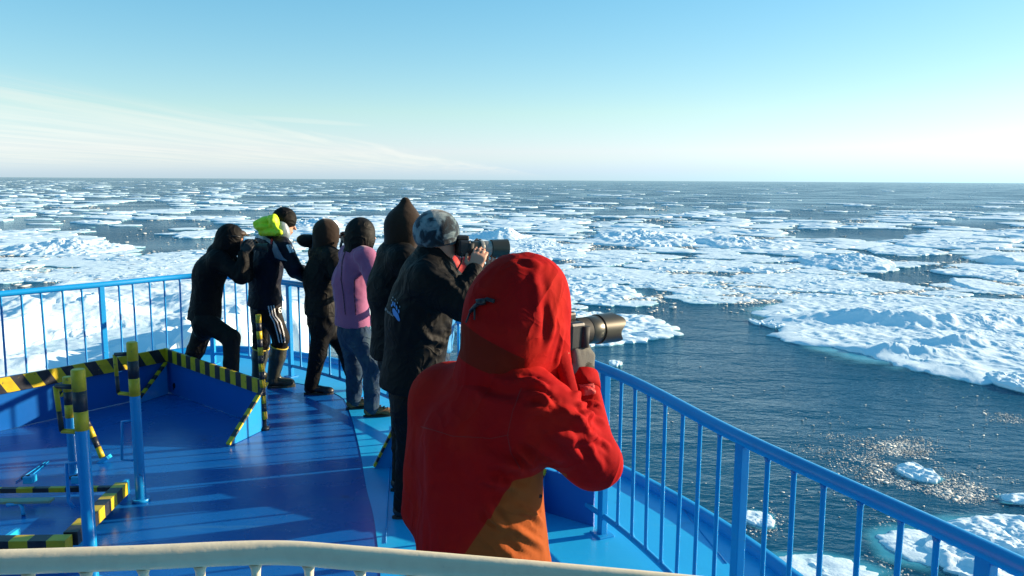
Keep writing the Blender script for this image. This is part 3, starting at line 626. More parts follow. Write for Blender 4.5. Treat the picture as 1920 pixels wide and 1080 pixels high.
bwk = empty('breakwater', (-2.6, 6.8, 0), 'V-shaped blue breakwater plate with yellow-black striped top edge at left', 'breakwater')
BA = P(312, 652, .43)[:2]; BR = np.array([-1.97, 6.24]); BLd = P(0, 708, .43)[:2] - BA; BL = BA + BLd * 2.6
def v3(p, z): return np.array([p[0], p[1], z])
def plate(parent, a, b, h0, h1, name='plate'):
    d = (b - a) / np.linalg.norm(b - a); nn = np.array([-d[1], d[0]]) * .006; V = []
    for s in (-1, 1): V += [v3(a + nn * s, .003), v3(b + nn * s, .003), v3(b + nn * s, h1), v3(a + nn * s, h0)]
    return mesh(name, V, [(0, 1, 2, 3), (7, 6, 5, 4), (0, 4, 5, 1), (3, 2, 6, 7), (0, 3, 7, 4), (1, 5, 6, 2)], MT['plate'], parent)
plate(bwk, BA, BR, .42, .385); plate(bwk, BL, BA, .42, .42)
dR = (BR - BA) / np.linalg.norm(BR - BA); dL = (BA - BL) / np.linalg.norm(BA - BL)
nR = np.array([dR[1], -dR[0], 0]); nR = nR if nR[1] < 0 else -nR; nL = np.array([dL[1], -dL[0], 0]); nL = nL if nL @ np.array([1, -1, 0]) > 0 else -nL
mb = MB(); stripes(mb, v3(BA, .43) + nR * .008, v3(BR, .39) + nR * .008, .115, .022, nR, .082); mb.build('top_flange', [MT['yellow'], MT['black']], bwk)
mb = MB(); stripes(mb, v3(BL, .43) + nL * .008, v3(BA, .43) + nL * .008, .125, .022, nL, .098, -.07, 1); mb.build('top_flange', [MT['yellow'], MT['black']], bwk)
def gusset(parent, top, foot, name='gusset', w_=.018):
    top, foot = np.asarray(top, float), np.asarray(foot, float); base = np.array([top[0], top[1], .003]); d = foot - base; d[2] = 0; d /= np.linalg.norm(d); s_ = np.array([-d[1], d[0], 0]) * .005
    V = [base + s_, np.array([foot[0], foot[1], .003]) + s_, top + s_ + (0, 0, -.01), base - s_, np.array([foot[0], foot[1], .003]) - s_, top - s_ + (0, 0, -.01)]
    mesh(name, V, [(0, 1, 2), (5, 4, 3), (0, 3, 4, 1), (1, 4, 5, 2), (2, 5, 3, 0)], MT['rail'], parent)
    mb = MB(); n_s = 9; e = (np.array([foot[0], foot[1], .02]) - top)
    for i in range(n_s): mb.bar(top + e * i / n_s, top + e * (i + 1) / n_s, w_, .008, (0, 0, 1), i % 2)
    mb.build('edge_strip', [MT['yellow'], MT['black']], parent)
gusset(bwk, v3(BR, .375), P(428, 838, 0)); 
ga = BA + np.array([-.12, -.4]); gusset(bwk, v3(BA + np.array([.01, -.05]), .30), v3(ga, 0))
mm = BA + (BL - BA) * .42; mn = mm + np.array([nL[0], nL[1]]) * .33
bwk2 = empty('breakwater', (.2, 4.7, 0), 'low shaded blue breakwater plate meeting the starboard rail behind the red jacket', 'breakwater')
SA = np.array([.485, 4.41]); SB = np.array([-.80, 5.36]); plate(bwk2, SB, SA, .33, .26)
dS = (SA - SB) / np.linalg.norm(SA - SB); nS = np.array([dS[1], -dS[0], 0]); nS = nS if nS[1] < 0 else -nS
mb = MB(); stripes(mb, v3(SB, .34) + nS * .008, v3(SB * .25 + SA * .75, .28) + nS * .008, .06, .02, nS, .08); mb.build('top_flange', [MT['yellow'], MT['black']], bwk2)
gusset(bwk2, v3(SB, .32), P(702, 879, 0)); sg = SB * .22 + SA * .78; gusset(bwk2, v3(sg, .27), v3(sg + nS[:2] * .28, 0))

# thin striped pole beside the boots
def banded(mb, p0, p1, r, n_s, seg=10, first=0):
    p0, p1 = np.asarray(p0, float), np.asarray(p1, float)
    for i in range(n_s): mb.tube([p0 + (p1 - p0) * i / n_s, p0 + (p1 - p0) * (i + 1) / n_s], r, seg, (i + first) % 2)
    return mb
b0 = P(497, 806, 0); t0 = J(484, 590, b0[1])
pole = empty('striped_pole', b0, 'thin yellow-black striped pole standing before the rubber boots', 'pole')
mb = MB(); banded(mb, (b0[0], b0[1], .09), (t0[0], t0[1], t0[2]), .021, 13); mb.build('shaft', [MT['yellow'], MT['black']], pole)
MB().tube([(b0[0], b0[1], 0), (b0[0], b0[1], .025), (b0[0], b0[1], .03), (b0[0], b0[1], .1)], [.035, .035, .014, .014], 10).build('socket', MT['steel'], pole)

# ------------------------------------------------------------------ hatch posts with handles
def hpost(label, top_px, Y, r, bands, loop_px, low_px=None, loop_d=0):
    t_ = J(*top_px, Y); x_, y_, zt = t_
    e = empty('hatch_post', (x_, y_, 0), label, 'post', 'blue posts with striped tops round the hatch')
    zb = [zt - b_ for b_ in bands]                       # yellow, black, yellow, then blue
    mb = MB(); mb.tube([(x_, y_, 0), (x_, y_, zb[2])], r, 16, caps=False); mb.build('pole', MT['rail'], e)
    mb = MB(); mb.tube([(x_, y_, zb[2]), (x_, y_, zb[1])], r * 1.04, 16, 0); mb.tube([(x_, y_, zb[1]), (x_, y_, zb[0])], r * 1.04, 16, 1); mb.tube([(x_, y_, zb[0]), (x_, y_, zt - .006), (x_, y_, zt)], [r * 1.04, r * 1.04, r * .9], 16, 0)
    mb.build('striped_top', [MT['yellow'], MT['black']], e)
    pts = [J(px_, py_, Y + loop_d * k / 3) for k, (px_, py_) in enumerate(loop_px)]
    mb = MB(); mb.tube(pts[:2] , .0125, 8, 1); mb.tube([pts[1], pts[1] * .45 + pts[2] * .55], .0125, 8, 0); mb.tube([pts[1] * .45 + pts[2] * .55, pts[2]], .0125, 8, 1); mb.tube(pts[2:], .0125, 8, 0)
    mb.build('handle', [MT['yellow'], MT['black']], e)
    if low_px:
        pts = [J(px_, py_, Y) for px_, py_ in low_px]; MB().tube(pts, .009, 8).build('lower_handle', MT['rail'], e)
    MB().tube([(x_, y_, 0), (x_, y_, .02)], r * 1.7, 16).build('base_collar', MT['rail'], e)
    return e
hpost('nearest thick blue post with yellow-black top and side handle', (146, 692), 3.72, .031, (.105, .205, .30), [(150, 726), (104, 724), (116, 808), (156, 810)], [(156, 868), (124, 868), (129, 940), (138, 952)])
hpost('half-hidden blue post behind the nearest striped post', (126, 706), 5.18, .029, (.10, .19, .28), [(132, 716), (112, 722), (114, 742), (132, 730)])
hpost('tall blue post right of the hatch with handle on its left', (247, 641), 4.75, .031, (.115, .225, .335), [(248, 663), (215, 665), (222, 737), (252, 740)], [(255, 788), (229, 790), (229, 862), (260, 864)])
# leaning striped stay with a blue foot
sf = P(196, 866, 0); stay = empty('striped_stay', sf, 'short leaning yellow-black stay with a pale blue foot', 'stay')
mb = MB(); banded(mb, J(192, 858, sf[1]), J(143, 745, sf[1] + .1), .020, 6); mb.build('rod', [MT['yellow'], MT['black']], stay)
mb = MB(); mb.bar(J(186, 868, sf[1]), J(205, 856, sf[1]), .03, .012); mb.build('foot', MT['border'], stay)

# ------------------------------------------------------------------ hatch with striped coaming on short legs
hz0 = .10
HC = [P(122, 1020, hz0), P(229, 915, hz0), P(-120, 921, hz0), P(-330, 1026, hz0)]
hat = empty('deck_hatch', HC[0] * [1, 1, 0], 'low hatch frame with yellow-black striped bars at lower left', 'hatch')
def sbar(a, b, w_, h, step, first=0):
    mb = MB(); a, b = np.asarray(a), np.asarray(b); L_ = np.linalg.norm(b - a); n_s = round(L_ / step); d = (b - a) / n_s; sl = d / np.linalg.norm(d) * .02
    for i in range(n_s): mb.bar(a + d * i, a + d * (i + 1), w_, h, (0, 0, 1), (i + first) % 2)
    return mb
sbar(HC[3], HC[0] + (.02, 0, 0), .038, .036, .095).build('coaming_bar', [MT['yellow'], MT['black']], hat)
sbar(HC[0] + (.0, .055, .003), HC[1], .036, .037, .085, 1).build('coaming_bar', [MT['yellow'], MT['black']], hat)
sbar(HC[1] + (-.05, 0, -.003), HC[2], .016, .014, .1, 1).build('coaming_bar', [MT['yellow'], MT['black']], hat)
for (px_, py_) in ((205, 962), (238, 930), (168, 1005), (30, 1028)):
    p = P(px_, py_, 0); mb = MB(); mb.box((p[0] - .02, p[1] + .01, .045), (.012, 0, 0), (0, .05, 0), (0, 0, .045)); mb.build('leg', MT['border'], hat)
cv = [h * [1, 1, 0] + np.array([0, 0, .05]) for h in HC]; mesh('cover', [v + np.array([0, 0, 0]) for v in cv], [(0, 1, 2, 3)], MT['deck'], hat)
for (px_, py_, k) in ((56, 898, 0), (146, 898, 1)):
    p = P(px_, py_, .15); mb = MB(); mb.box(p, (.028, 0, 0), (0, .03, 0), (0, 0, .022), 0); mb.tube([p + (.0, 0, .02), p + (-.05, 0, .005)], .012, 8, 1); mb.build('clamp', [MT['border'], MT['steel']], hat, .004)
lev = empty('hatch_lever', P(50, 940, .1), 'flat greenish lever lying over the hatch on a bent blue hook', 'lever')
a, b_ = P(-60, 941, .12), P(98, 938, .12); mb = MB(); mb.bar(a, b_, .03, .008); mb.build('blade', MT['greenpl'], lev, .003)
MB().tube([P(12, 947, .11), P(36, 944, .11), P(42, 952, .09), P(44, 966, .055)], .011, 8).build('hook', MT['border'], lev)

# ------------------------------------------------------------------ an unseen dark front behind the platform, added to block the sky light astern
dh = empty('added_deckhouse', (-2.0, -2.4, 0), 'unseen tall dark blue front added behind the white rail platform to block sky light', 'added_deckhouse')
mb = MB(); mb.box((-2.2, -3.4, 5.0), (4.3, 0, 0), (0, 1.0, 0), (0, 0, 5.0)); mb.build('wall', MT['hull'], dh)
for zq in (2.9, 5.6, 8.2):  # invented windows dress the added sky-blocking front
    for xq in np.linspace(-5.6, 1.2, 7):
        mb = MB(); mb.box((xq, -2.385, zq), (.38, 0, 0), (0, .02, 0), (0, 0, .45)); wn = mb.build('window', MT['steel'], dh, .02)
        mb = MB(); mb.box((xq, -2.36, zq), (.33, 0, 0), (0, .008, 0), (0, 0, .4)); mb.build('pane', MT['glass'], wn)

# ------------------------------------------------------------------ signed-distance bodies and clothes
U3 = lambda v: np.asarray(v, float) / np.linalg.norm(v)
class SDF:
    def __init__(s): s.p = []
    def _add(s, fn, lo, hi, k, op, tg): s.p.append((fn, np.asarray(lo) - k - .03, np.asarray(hi) + k + .03, k, op, tg)); return s
    def rc(s, a, b, ra, rb, k=.03, tg=0, sq=None, op='u'):
        a, b = np.asarray(a, float), np.asarray(b, float)
        def fn(p):
            aa, bb, q = a, b, p
            if sq is not None:
                n, f = sq; q = p + ((p - a) @ n)[..., None] * n * (1 / f - 1); bb = b + ((b - a) @ n) * n * (1 / f - 1)
            d = bb - aa; t = np.clip(((q - aa) @ d) / (d @ d + 1e-9), 0, 1)
            r_ = np.linalg.norm(q - aa - t[..., None] * d, axis=-1) - (ra + (rb - ra) * t)
            return r_ * (.85 if sq is not None else 1)
        m = max(ra, rb); return s._add(fn, np.minimum(a, b) - m, np.maximum(a, b) + m, k, op, tg)
    def ell(s, c, r, fr=None, k=.03, tg=0, op='u'):
        c = np.asarray(c, float); r = np.asarray(r, float); Mx = np.eye(3) if fr is None else np.array(fr)
        def fn(p):
            q = (p - c) @ Mx.T; k0 = np.linalg.norm(q / r, axis=-1); k1 = np.linalg.norm(q / (r * r), axis=-1) + 1e-9
            return k0 * (k0 - 1) / k1
        return s._add(fn, c - r.max(), c + r.max(), k, op, tg)
    def cut(s, o, n):                        # removes the half space n points into
        o, n = np.asarray(o, float), U3(n); s.p.append((lambda p: (p - o) @ n, None, None, 0, 'c', 0)); return s
    def mesh(s, h):
        lo = np.min([q[1] for q in s.p if q[1] is not None and q[4] == 'u'], 0); hi = np.max([q[2] for q in s.p if q[2] is not None and q[4] == 'u'], 0)
        n = np.ceil((hi - lo) / h).astype(int) + 2; ax = [lo[i] + np.arange(n[i]) * h for i in range(3)]
        G = np.full(n, 1.0, np.float32)
        for fn, l, u_, k, op, tg in s.p:
            if l is None: i0, i1 = np.zeros(3, int), n
            else: i0 = np.clip(np.floor((l - lo) / h).astype(int), 0, n); i1 = np.clip(np.ceil((u_ - lo) / h).astype(int) + 1, 0, n)
            if (i1 <= i0).any(): continue
            sl = tuple(slice(a, b) for a, b in zip(i0, i1))
            pts = np.stack(np.meshgrid(*[ax[i][sl[i]] for i in range(3)], indexing='ij'), -1); d = fn(pts); g = G[sl]
            if op == 'u':
                hh = np.clip(.5 + .5 * (g - d) / k, 0, 1) if k > 0 else (d < g).astype(float); G[sl] = g * (1 - hh) + d * hh - k * hh * (1 - hh)
            elif op == 's':
                d = -d; hh = np.clip(.5 - .5 * (g - d) / max(k, 1e-4), 0, 1); G[sl] = g * (1 - hh) + d * hh + k * hh * (1 - hh)
            else: G[sl] = np.maximum(g, d)
        G[0], G[-1], G[:, 0], G[:, -1], G[:, :, 0], G[:, :, -1] = [np.maximum(t, .001) for t in (G[0], G[-1], G[:, 0], G[:, -1], G[:, :, 0], G[:, :, -1])]
        S_ = G < 0; cnt = sum(S_[a:n[0] - 1 + a, b:n[1] - 1 + b, c:n[2] - 1 + c].astype(np.int8) for a in (0, 1) for b in (0, 1) for c in (0, 1))
        act = (cnt > 0) & (cnt < 8); ids = np.argwhere(act); idx = np.full(act.shape, -1, np.int64); idx[act] = np.arange(len(ids))
        acc = np.zeros((len(ids), 3)); w_ = np.zeros(len(ids)); cs = [(a, b, c) for a in (0, 1) for b in (0, 1) for c in (0, 1)]
        val = {c: G[ids[:, 0] + c[0], ids[:, 1] + c[1], ids[:, 2] + c[2]] for c in cs}
        for c in cs:
            for a in range(3):
                if c[a] == 0:
                    c2 = tuple(1 if i == a else c[i] for i in range(3)); f0, f1 = val[c], val[c2]; mk = (f0 < 0) != (f1 < 0)
                    t = np.where(mk, f0 / np.where(mk, f0 - f1, 1), 0); pt = np.tile(np.array(c, float), (len(ids), 1)); pt[:, a] += t; acc[mk] += pt[mk]; w_[mk] += 1
        V = lo + (ids + acc / w_[:, None]) * h; Fq = []
        for a in range(3):
            b, c = (a + 1) % 3, (a + 2) % 3; A = np.swapaxes(S_, 0, 0)
            s0 = [slice(None)] * 3; s1 = [slice(None)] * 3; s0[a] = slice(0, -1); s1[a] = slice(1, None); e = np.argwhere(S_[tuple(s0)] != S_[tuple(s1)])
            e = e[(e[:, b] > 0) & (e[:, c] > 0) & (e[:, b] < n[b] - 1) & (e[:, c] < n[c] - 1)]
            sg = S_[tuple(e.T)]; q = []
            for db, dc in ((-1, -1), (0, -1), (0, 0), (-1, 0)):
                ee = e.copy(); ee[:, b] += db; ee[:, c] += dc; q.append(idx[tuple(ee.T)])
            q = np.stack(q, 1); q[~sg] = q[~sg][:, ::-1]; Fq.append(q)
        return V, np.concatenate(Fq)
def vnorm(V, Q):
    n = np.cross(V[Q[:, 2]] - V[Q[:, 0]], V[Q[:, 3]] - V[Q[:, 1]]); N = np.zeros_like(V)
    for k in range(4): np.add.at(N, Q[:, k], n)
    return N / (np.linalg.norm(N, axis=1, keepdims=True) + 1e-9)
def relax(V, Q, it=1):
    for _ in range(it):
        A = np.zeros_like(V); c = np.zeros(len(V))
        for k in range(4):
            np.add.at(A, Q[:, k], V[Q[:, (k + 1) % 4]]); np.add.at(A, Q[:, k], V[Q[:, (k + 3) % 4]]); np.add.at(c, Q[:, k], 2)
        V = V * .5 + .5 * A / c[:, None]
    return V
def cloth(s, h, amp=.010, fr=7.0, seed=0, folds=(), stretch=(1, 1, .8)):
    """mesh the field and crease it: long soft folds from warped ridged noise, plus explicit fold lines (polyline, width, height)"""
    V, Q = s.mesh(h); V = relax(V, Q, 1); N = vnorm(V, Q)
    if amp:
        p = V * fr * np.array(stretch); wv = np.stack([pn(p * .6, seed + 31), pn(p * .6, seed + 32), pn(p * .6, seed + 33)], 1)
        r1 = 1 - np.abs(pn(p + 1.1 * wv, seed)) * 2.2; r2 = 1 - np.abs(pn(p * 2.3 + 1.4 * wv, seed + 3)) * 2.2; msk = np.clip(.55 + .9 * pn(p * .35, seed + 7), .1, 1)
        d = amp * (r1 * .8 + r2 * .35 - .5) * msk
    else: d = np.zeros(len(V))
    if any(len(l_[0][0]) == 2 for l_ in folds):          # lines given in photo pixels: drop them onto the near surface first
        dv = V - CAM; w_ = dv @ cf; PX = np.stack([960 + F * (dv @ cr) / w_, 540 - F * (dv @ cu) / w_], 1); fr_ = (N * dv).sum(1) < 0
    for line, wd, ht in folds:
        if len(line[0]) == 2:
            l3 = []
            for i in range(len(line) - 1):
                for t in (0, .25, .5, .75): l3.append(np.array(line[i]) * (1 - t) + np.array(line[i + 1]) * t)
            l3.append(np.array(line[-1])); line = []
            for q in l3:
                dd = np.hypot(PX[:, 0] - q[0], PX[:, 1] - q[1]); ok_ = fr_ & (dd < dd[fr_].min() + 4); line.append(V[np.where(ok_, w_, 99).argmin()])
        L_ = [np.asarray(q, float) for q in line]; best = np.full(len(V), 9.0); tt = np.zeros(len(V)); n_ = len(L_) - 1
        for i in range(n_):
            a, e = L_[i], L_[i + 1] - L_[i]; t = np.clip((V - a) @ e / (e @ e + 1e-12), 0, 1); dd = np.linalg.norm(V - a - t[:, None] * e, axis=1); m_ = dd < best; best[m_] = dd[m_]; tt[m_] = (i + t[m_]) / n_
        u_ = best / (wd * .85); tp_ = np.sin(np.clip(tt, 0, 1) * math.pi) ** .8; d = d + tp_ * (ht * np.exp(-u_ * u_) - .4 * ht * np.exp(-(u_ - 1.8) ** 2 * 1.6))
    return V + N * d[:, None], Q
def sdf_obj(name, s, h, mt, parent, amp=0, fr=7.0, seed=0, folds=(), mi=None):
    V, Q = cloth(s, h, amp, fr, seed, folds)
    o = mesh(name, V, Q, mt, parent, mi(V[Q].mean(1)) if mi else None, smooth=True); return o
def frame(face, up=(0, 0, 1)):
    f = U3(face); r_ = U3(np.cross(f, up)); return f, r_, np.cross(r_, f)
def head(s, c, face, k=1.0):                 # skull, jaw, brow, nose, ears, eye sockets, lips, neck
    f, r_, u_ = frame(face); c = np.asarray(c); fr = (f, r_, u_)
    s.ell(c + u_ * .025 * k - f * .012, (.098 * k, .077 * k, .105 * k), fr, .02)
    s.ell(c - u_ * .055 * k + f * .025 * k, (.068 * k, .056 * k, .07 * k), fr, .03)
    s.rc(c + f * .088 * k + u_ * .012 * k, c + f * .112 * k - u_ * .022 * k, .010, .0145, .012)
    s.rc(c + f * .086 * k + u_ * .032 * k - r_ * .035, c + f * .086 * k + u_ * .032 * k + r_ * .035, .011, .011, .015)
    for sg in (-1, 1):
        s.ell(c + r_ * .077 * k * sg - f * .012 + u_ * -.004, (.020, .010, .034), fr, .008)
        s.ell(c + f * .10 * k + r_ * .031 * sg + u_ * .012, (.018, .017, .011), fr, .012, op='s')
    s.rc(c + f * .092 * k - u_ * .058 - r_ * .02, c + f * .092 * k - u_ * .058 + r_ * .02, .008, .008, .008)
def hand(s, wrist, fdir, palm, thumb_side, curl=.55, k=1.0, spread=.05, rad=1.0, tcurl=.3):
    """palm plus five jointed fingers; palm = direction the palm faces, thumb_side = direction of the thumb"""
    f = U3(fdir); n = U3(np.asarray(palm, float) - f * (np.asarray(palm, float) @ f)); t = np.cross(f, n); t = t if t @ np.asarray(thumb_side, float) > 0 else -t
    w_ = np.asarray(wrist, float); kn = w_ + f * .088 * k
    for off, ln, dl in ((.031, .94, 0), (.010, 1.0, .004), (-.011, .95, .001), (-.030, .78, -.006)):
        b = w_ + t * off * .55 * k + f * .01; e = kn + t * off * k + f * dl; s.rc(b, e, .0145 * k * rad, .0115 * k * rad, .012)
        p, d, a = e, U3(f + t * off * spread * 20), curl
        for sg, rr in ((.043, .0098), (.027, .0088), (.021, .0078)):
            dd = U3(d * math.cos(a) + n * math.sin(a)); q = p + dd * sg * ln * k; s.rc(p, q, rr * k * rad, rr * .92 * k * rad, .005); p, d = q, dd; 
            n2 = U3(n - dd * (n @ dd)); n_save = n; a = curl * .9; 
    b = w_ + f * .022 * k + t * .022 * k; m1 = b + U3(f * .55 + t * .75 + n * tcurl) * .045 * k; m2 = m1 + U3(f * .85 + t * .25 + n * tcurl * 1.2) * .033 * k; m3 = m2 + U3(f * .95 + n * tcurl * 1.4) * .026 * k
    s.rc(b, m1, .0155 * k * rad, .012 * k * rad, .012); s.rc(m1, m2, .011 * k * rad, .0098 * k * rad, .006); s.rc(m2, m3, .0098 * k * rad, .0085 * k * rad, .005)
    s.rc(w_ - f * .06, w_ + f * .02, .027 * k * rad, .027 * k * rad, .015)
def shoe(parent, ankle, fdir, mt, k=1.0, name='shoe', sole=True, laces=False):
    f = U3([fdir[0], fdir[1], 0]); r_ = np.array([f[1], -f[0], 0]); a = np.array([ankle[0], ankle[1], 0]); u_ = np.array([0, 0, 1.0])
    s = SDF(); s.rc(a + u_ * .10 - f * .0, a + u_ * .055 - f * .025, .045 * k, .043 * k, .02); s.rc(a + u_ * .062 + f * .02, a + u_ * .036 + f * .165 * k, .042 * k, .034 * k, .03, sq=(u_, .85)); s.ell(a + u_ * .032 + f * .15 * k, (.055, .048, .030), (f, r_, u_), .02); s.cut(a + u_ * .018, (0, 0, -1))
    o = sdf_obj(name, s, .009, MT[mt], parent)
    V = []; n_ = 20
    for z in (.001, .019):
        for i in range(n_):
            t = 2 * math.pi * i / n_; x_ = math.cos(t); V.append(a + f * (.065 + .137 * k * x_) + r_ * math.sin(t) * (.043 if x_ > 0 else .037) * k * (1.08 if x_ > .2 else 1) + u_ * z)
    mesh('sole', V, [tuple(range(n_))[::-1], tuple(range(n_, 2 * n_))] + [(i, (i + 1) % n_, n_ + (i + 1) % n_, n_ + i) for i in range(n_)], MT['sole'], o).matrix_parent_inverse = Matrix.Identity(4)
    o2 = o.children[0]; o2.parent = o
    if laces:
        mb = MB()
        for i in range(4):
            q = a + f * (.04 + .03 * i) + u_ * (.106 - .011 * i); mb.tube([q - r_ * .026 - u_ * .008, q + u_ * .004 + f * .008, q + r_ * .026 - u_ * .008], .004, 6)
        mb.build('laces', MT['laces'], o)
    return o

class Person: pass
def person(label, az, Y, pelvis, chest, neck, headc, arms, legs, face_az=None, jacket='blk', trousers='blk', shoes='shoeblk', hood=None, hem=None, res=.0125, sw=.19, bulk=1.0, face_pitch=0, glove='gloveblk', hand_cfg=None, amp=.015, seed=0, boots=False, folds=(), jmi=None, jmats=None, skip_legs=False, extra_jacket=None, laces=False, fr=7.0, armr=1.0, foot_az=None, collar=.075, collar_up=.05, no_hands=False):
    """joints are (photo x, photo y[, distance]) with Y the default distance; az: heading, 0 = away from the camera, 90 = to the right"""
    def j(q): return J(q[0], q[1], q[2] if len(q) > 2 else Y)
    A = math.radians(az); f = np.array([math.sin(A), math.cos(A), 0]); r_ = np.array([math.cos(A), -math.sin(A), 0]); u_ = np.array([0, 0, 1.0])
    fa = math.radians(face_az if face_az is not None else az); fp = math.radians(face_pitch); face = np.array([math.sin(fa) * math.cos(fp), math.cos(fa) * math.cos(fp), math.sin(fp)])
    pe, ch, ne, hd = j(pelvis), j(chest), j(neck), j(headc); spine = U3(ne - pe)
    e = empty('person', (pe[0], pe[1], 0), label, 'person')
    o = Person(); o.e = e; o.f, o.r, o.head, o.face, o.ne, o.pe, o.ch = f, r_, hd, face, ne, pe, ch
    sh = {}; el = {}; wr_ = {}
    shc = ne - spine * .06
    for sd_, sg in (('R', 1), ('L', -1)):
        a_ = arms[sd_]; sh[sd_] = j(a_[0]) if a_[0] is not None else shc + r_ * sw * sg; el[sd_] = j(a_[1]); wr_[sd_] = j(a_[2])
    # clothes
    b = bulk; s = SDF(); fq = U3(f - spine * (f @ spine))
    s.rc(pe + spine * -.02, ch, .165 * b, .175 * b, .05, sq=(fq, .80)); s.rc(ch, shc - spine * .06, .175 * b, .16 * b, .05, sq=(fq, .78))
    s.rc(shc + (sh['R'] - shc) * .75, shc + (sh['L'] - shc) * .75, .088 * b, .088 * b, .07)
    s.rc(shc, ne + spine * collar_up, .085 * b, collar, .04)
    for sd_ in 'RL':
        s.rc(sh[sd_], el[sd_], .082 * b * armr, .068 * b * armr, .045); s.rc(el[sd_], wr_[sd_], .068 * b * armr, .050 * armr, .03)
        fd = U3(wr_[sd_] - el[sd_]); 
    hz = j(hem) if hem else pe - spine * .14
    s.rc(pe, hz - spine * .05, .165 * b, .172 * b, .05, sq=(fq, .82))
    if extra_jacket: extra_jacket(s, o, sh, el, wr_)
    s.cut(hz, -spine * .6 - u_ * .5)
    for sd_ in 'RL': pass
    o.jacket = sdf_obj('jacket', s, res, jmats or MT[jacket], e, amp, fr, seed, folds(o, sh, el, wr_) if callable(folds) else folds, jmi(o) if jmi else None)
    o.sh, o.el, o.wr, o.hz = sh, el, wr_, hz
    # body: one continuous figure inside the clothes
    bd = SDF(); bd.rc(pe, ch, .12, .13, .05, sq=(fq, .75)); bd.rc(ch, shc, .13, .11, .05, sq=(fq, .75)); bd.rc(shc, hd - u_ * .05, .058, .054, .03); bd.rc(sh['R'], sh['L'], .055, .055, .05); head(bd, hd, face)
    for sd_ in 'RL': bd.rc(sh[sd_], el[sd_], .05, .042, .03); bd.rc(el[sd_], wr_[sd_], .042, .028, .03)
    hips = {}
    for sd_, sg in (('R', 1), ('L', -1)):
        lg = legs[sd_]; hp = pe + r_ * .085 * sg - u_ * .06; kn = j(lg[0]); an = j(lg[1]); an = np.array([an[0], an[1], .09]); hips[sd_] = (hp, kn, an)
        bd.rc(hp, kn, .085, .055, .03); bd.rc(kn, an, .05, .035, .02)
    if hand_cfg == 'cam': hand_cfg = {'R': dict(fdir=f * .45 + u_ * .9, palm=-r_ + f * .3, thumb_side=-f, curl=.7), 'L': dict(fdir=f * .5 + u_ * .8, palm=r_ + f * .3, thumb_side=-f, curl=.7)}
    if hand_cfg == 'rail': hand_cfg = {'R': dict(fdir=f * .9 - u_ * .25, palm=-u_, thumb_side=-r_, curl=.45), 'L': dict(fdir=f * .9 - u_ * .25, palm=-u_, thumb_side=r_, curl=.45)}
    if hand_cfg and not no_hands:
        for sd_, cfg in hand_cfg.items():
            if cfg.pop('bare', False): hand(bd, wr_[sd_], **cfg)
            else:
                g = SDF(); hand(g, wr_[sd_], rad=1.18, **cfg); sdf_obj('glove', g, .006, MT[cfg.get('mt', glove)] if 'mt' in cfg else MT[glove], e)
    sdf_obj('body', bd, .0085 if res < .012 or (hand_cfg and o) else .011, MT['skin'], e)
    if not skip_legs:
        t = SDF(); t.rc(pe - u_ * .0, pe - u_ * .1, .145, .15, .05, sq=(fq, .8))
        for sd_ in 'RL':
            hp, kn, an = hips[sd_]; kb = kn; t.rc(hp, kn, .098, .075, .05)
            end = an + (kn - an) * (.60 if boots else -.02); t.rc(kn, end, .076, .062 if not boots else .066, .03)
        o.trousers = sdf_obj('trousers', t, .0125, MT[trousers], e, .015, 7.5, seed + 50)
        for sd_ in 'RL':
            hp, kn, an = hips[sd_]; fz = math.radians(foot_az[sd_]) if foot_az else A; ff = np.array([math.sin(fz), math.cos(fz), 0]); 
            if boots:
                bt = SDF(); tp = an + (kn - an) * .80; bt.rc(an + u_ * .0, an + (kn - an) * .55, .058, .074, .03); bt.rc(an + (kn - an) * .55, tp, .074, .078, .03); bt.rc(an - u_ * .03, an - u_ * .05 + ff * .16, .05, .043, .04); bt.cut(tp, kn - an); bt.cut(an * [1, 1, 0] + u_ * .018, (0, 0, -1))
                bo = sdf_obj('rubber_boot', bt, .010, MT['boot'], e, .005, 9, seed)
                ax_ = U3(kn - an); x1 = U3(np.cross(ax_, f)); x2 = np.cross(ax_, x1); ring = [tp + (x1 * math.cos(q) + x2 * math.sin(q)) * .079 for q in np.linspace(0, 2 * math.pi, 20)]
                MB().tube(ring, .007, 6).build('boot_rim', MT['bootrim'], bo)
                V = []; n_ = 18; a0 = an * [1, 1, 0]; rr_ = np.array([ff[1], -ff[0], 0])
                for z in (.001, .024):
                    for i in range(n_): q = 2 * math.pi * i / n_; V.append(a0 + ff * (.06 + .15 * math.cos(q)) + rr_ * math.sin(q) * .052 + u_ * z)
                mesh('sole', V, [tuple(range(n_))[::-1], tuple(range(n_, 2 * n_))] + [(i, (i + 1) % n_, n_ + (i + 1) % n_, n_ + i) for i in range(n_)], MT['boot'], bo)
            else: shoe(e, an, ff, shoes, laces=laces)
    if hood:
        hm, cfgh = hood; fc, rr, uu = frame(face); hs_ = SDF(); k = cfgh.get('k', 1.0)
        hs_.ell(hd + uu * .015 - fc * .015, np.array((.128, .115, .142)) * k, (fc, rr, uu), .03); hs_.rc(hd - uu * .05 - fc * .02, shc + spine * .02, .098 * k, .115 * k, .05)
        if 'tip' in cfgh: hs_.rc(hd + uu * .06, j(cfgh['tip']), .10, .032, .05)
        if 'visor' in cfgh: hs_.rc(hd + uu * .06 + fc * .05, hd - uu * .08 + fc * .08, .085, .07, .04)
        hs_.ell(hd + fc * .16 - uu * .015, np.array((.10, .075, .10)) * k, (fc, rr, uu), .015, op='s')
        o.hood = sdf_obj('hood', hs_, .0105, MT[hm], e, cfgh.get('amp', .006), 9, seed + 9)
    return o

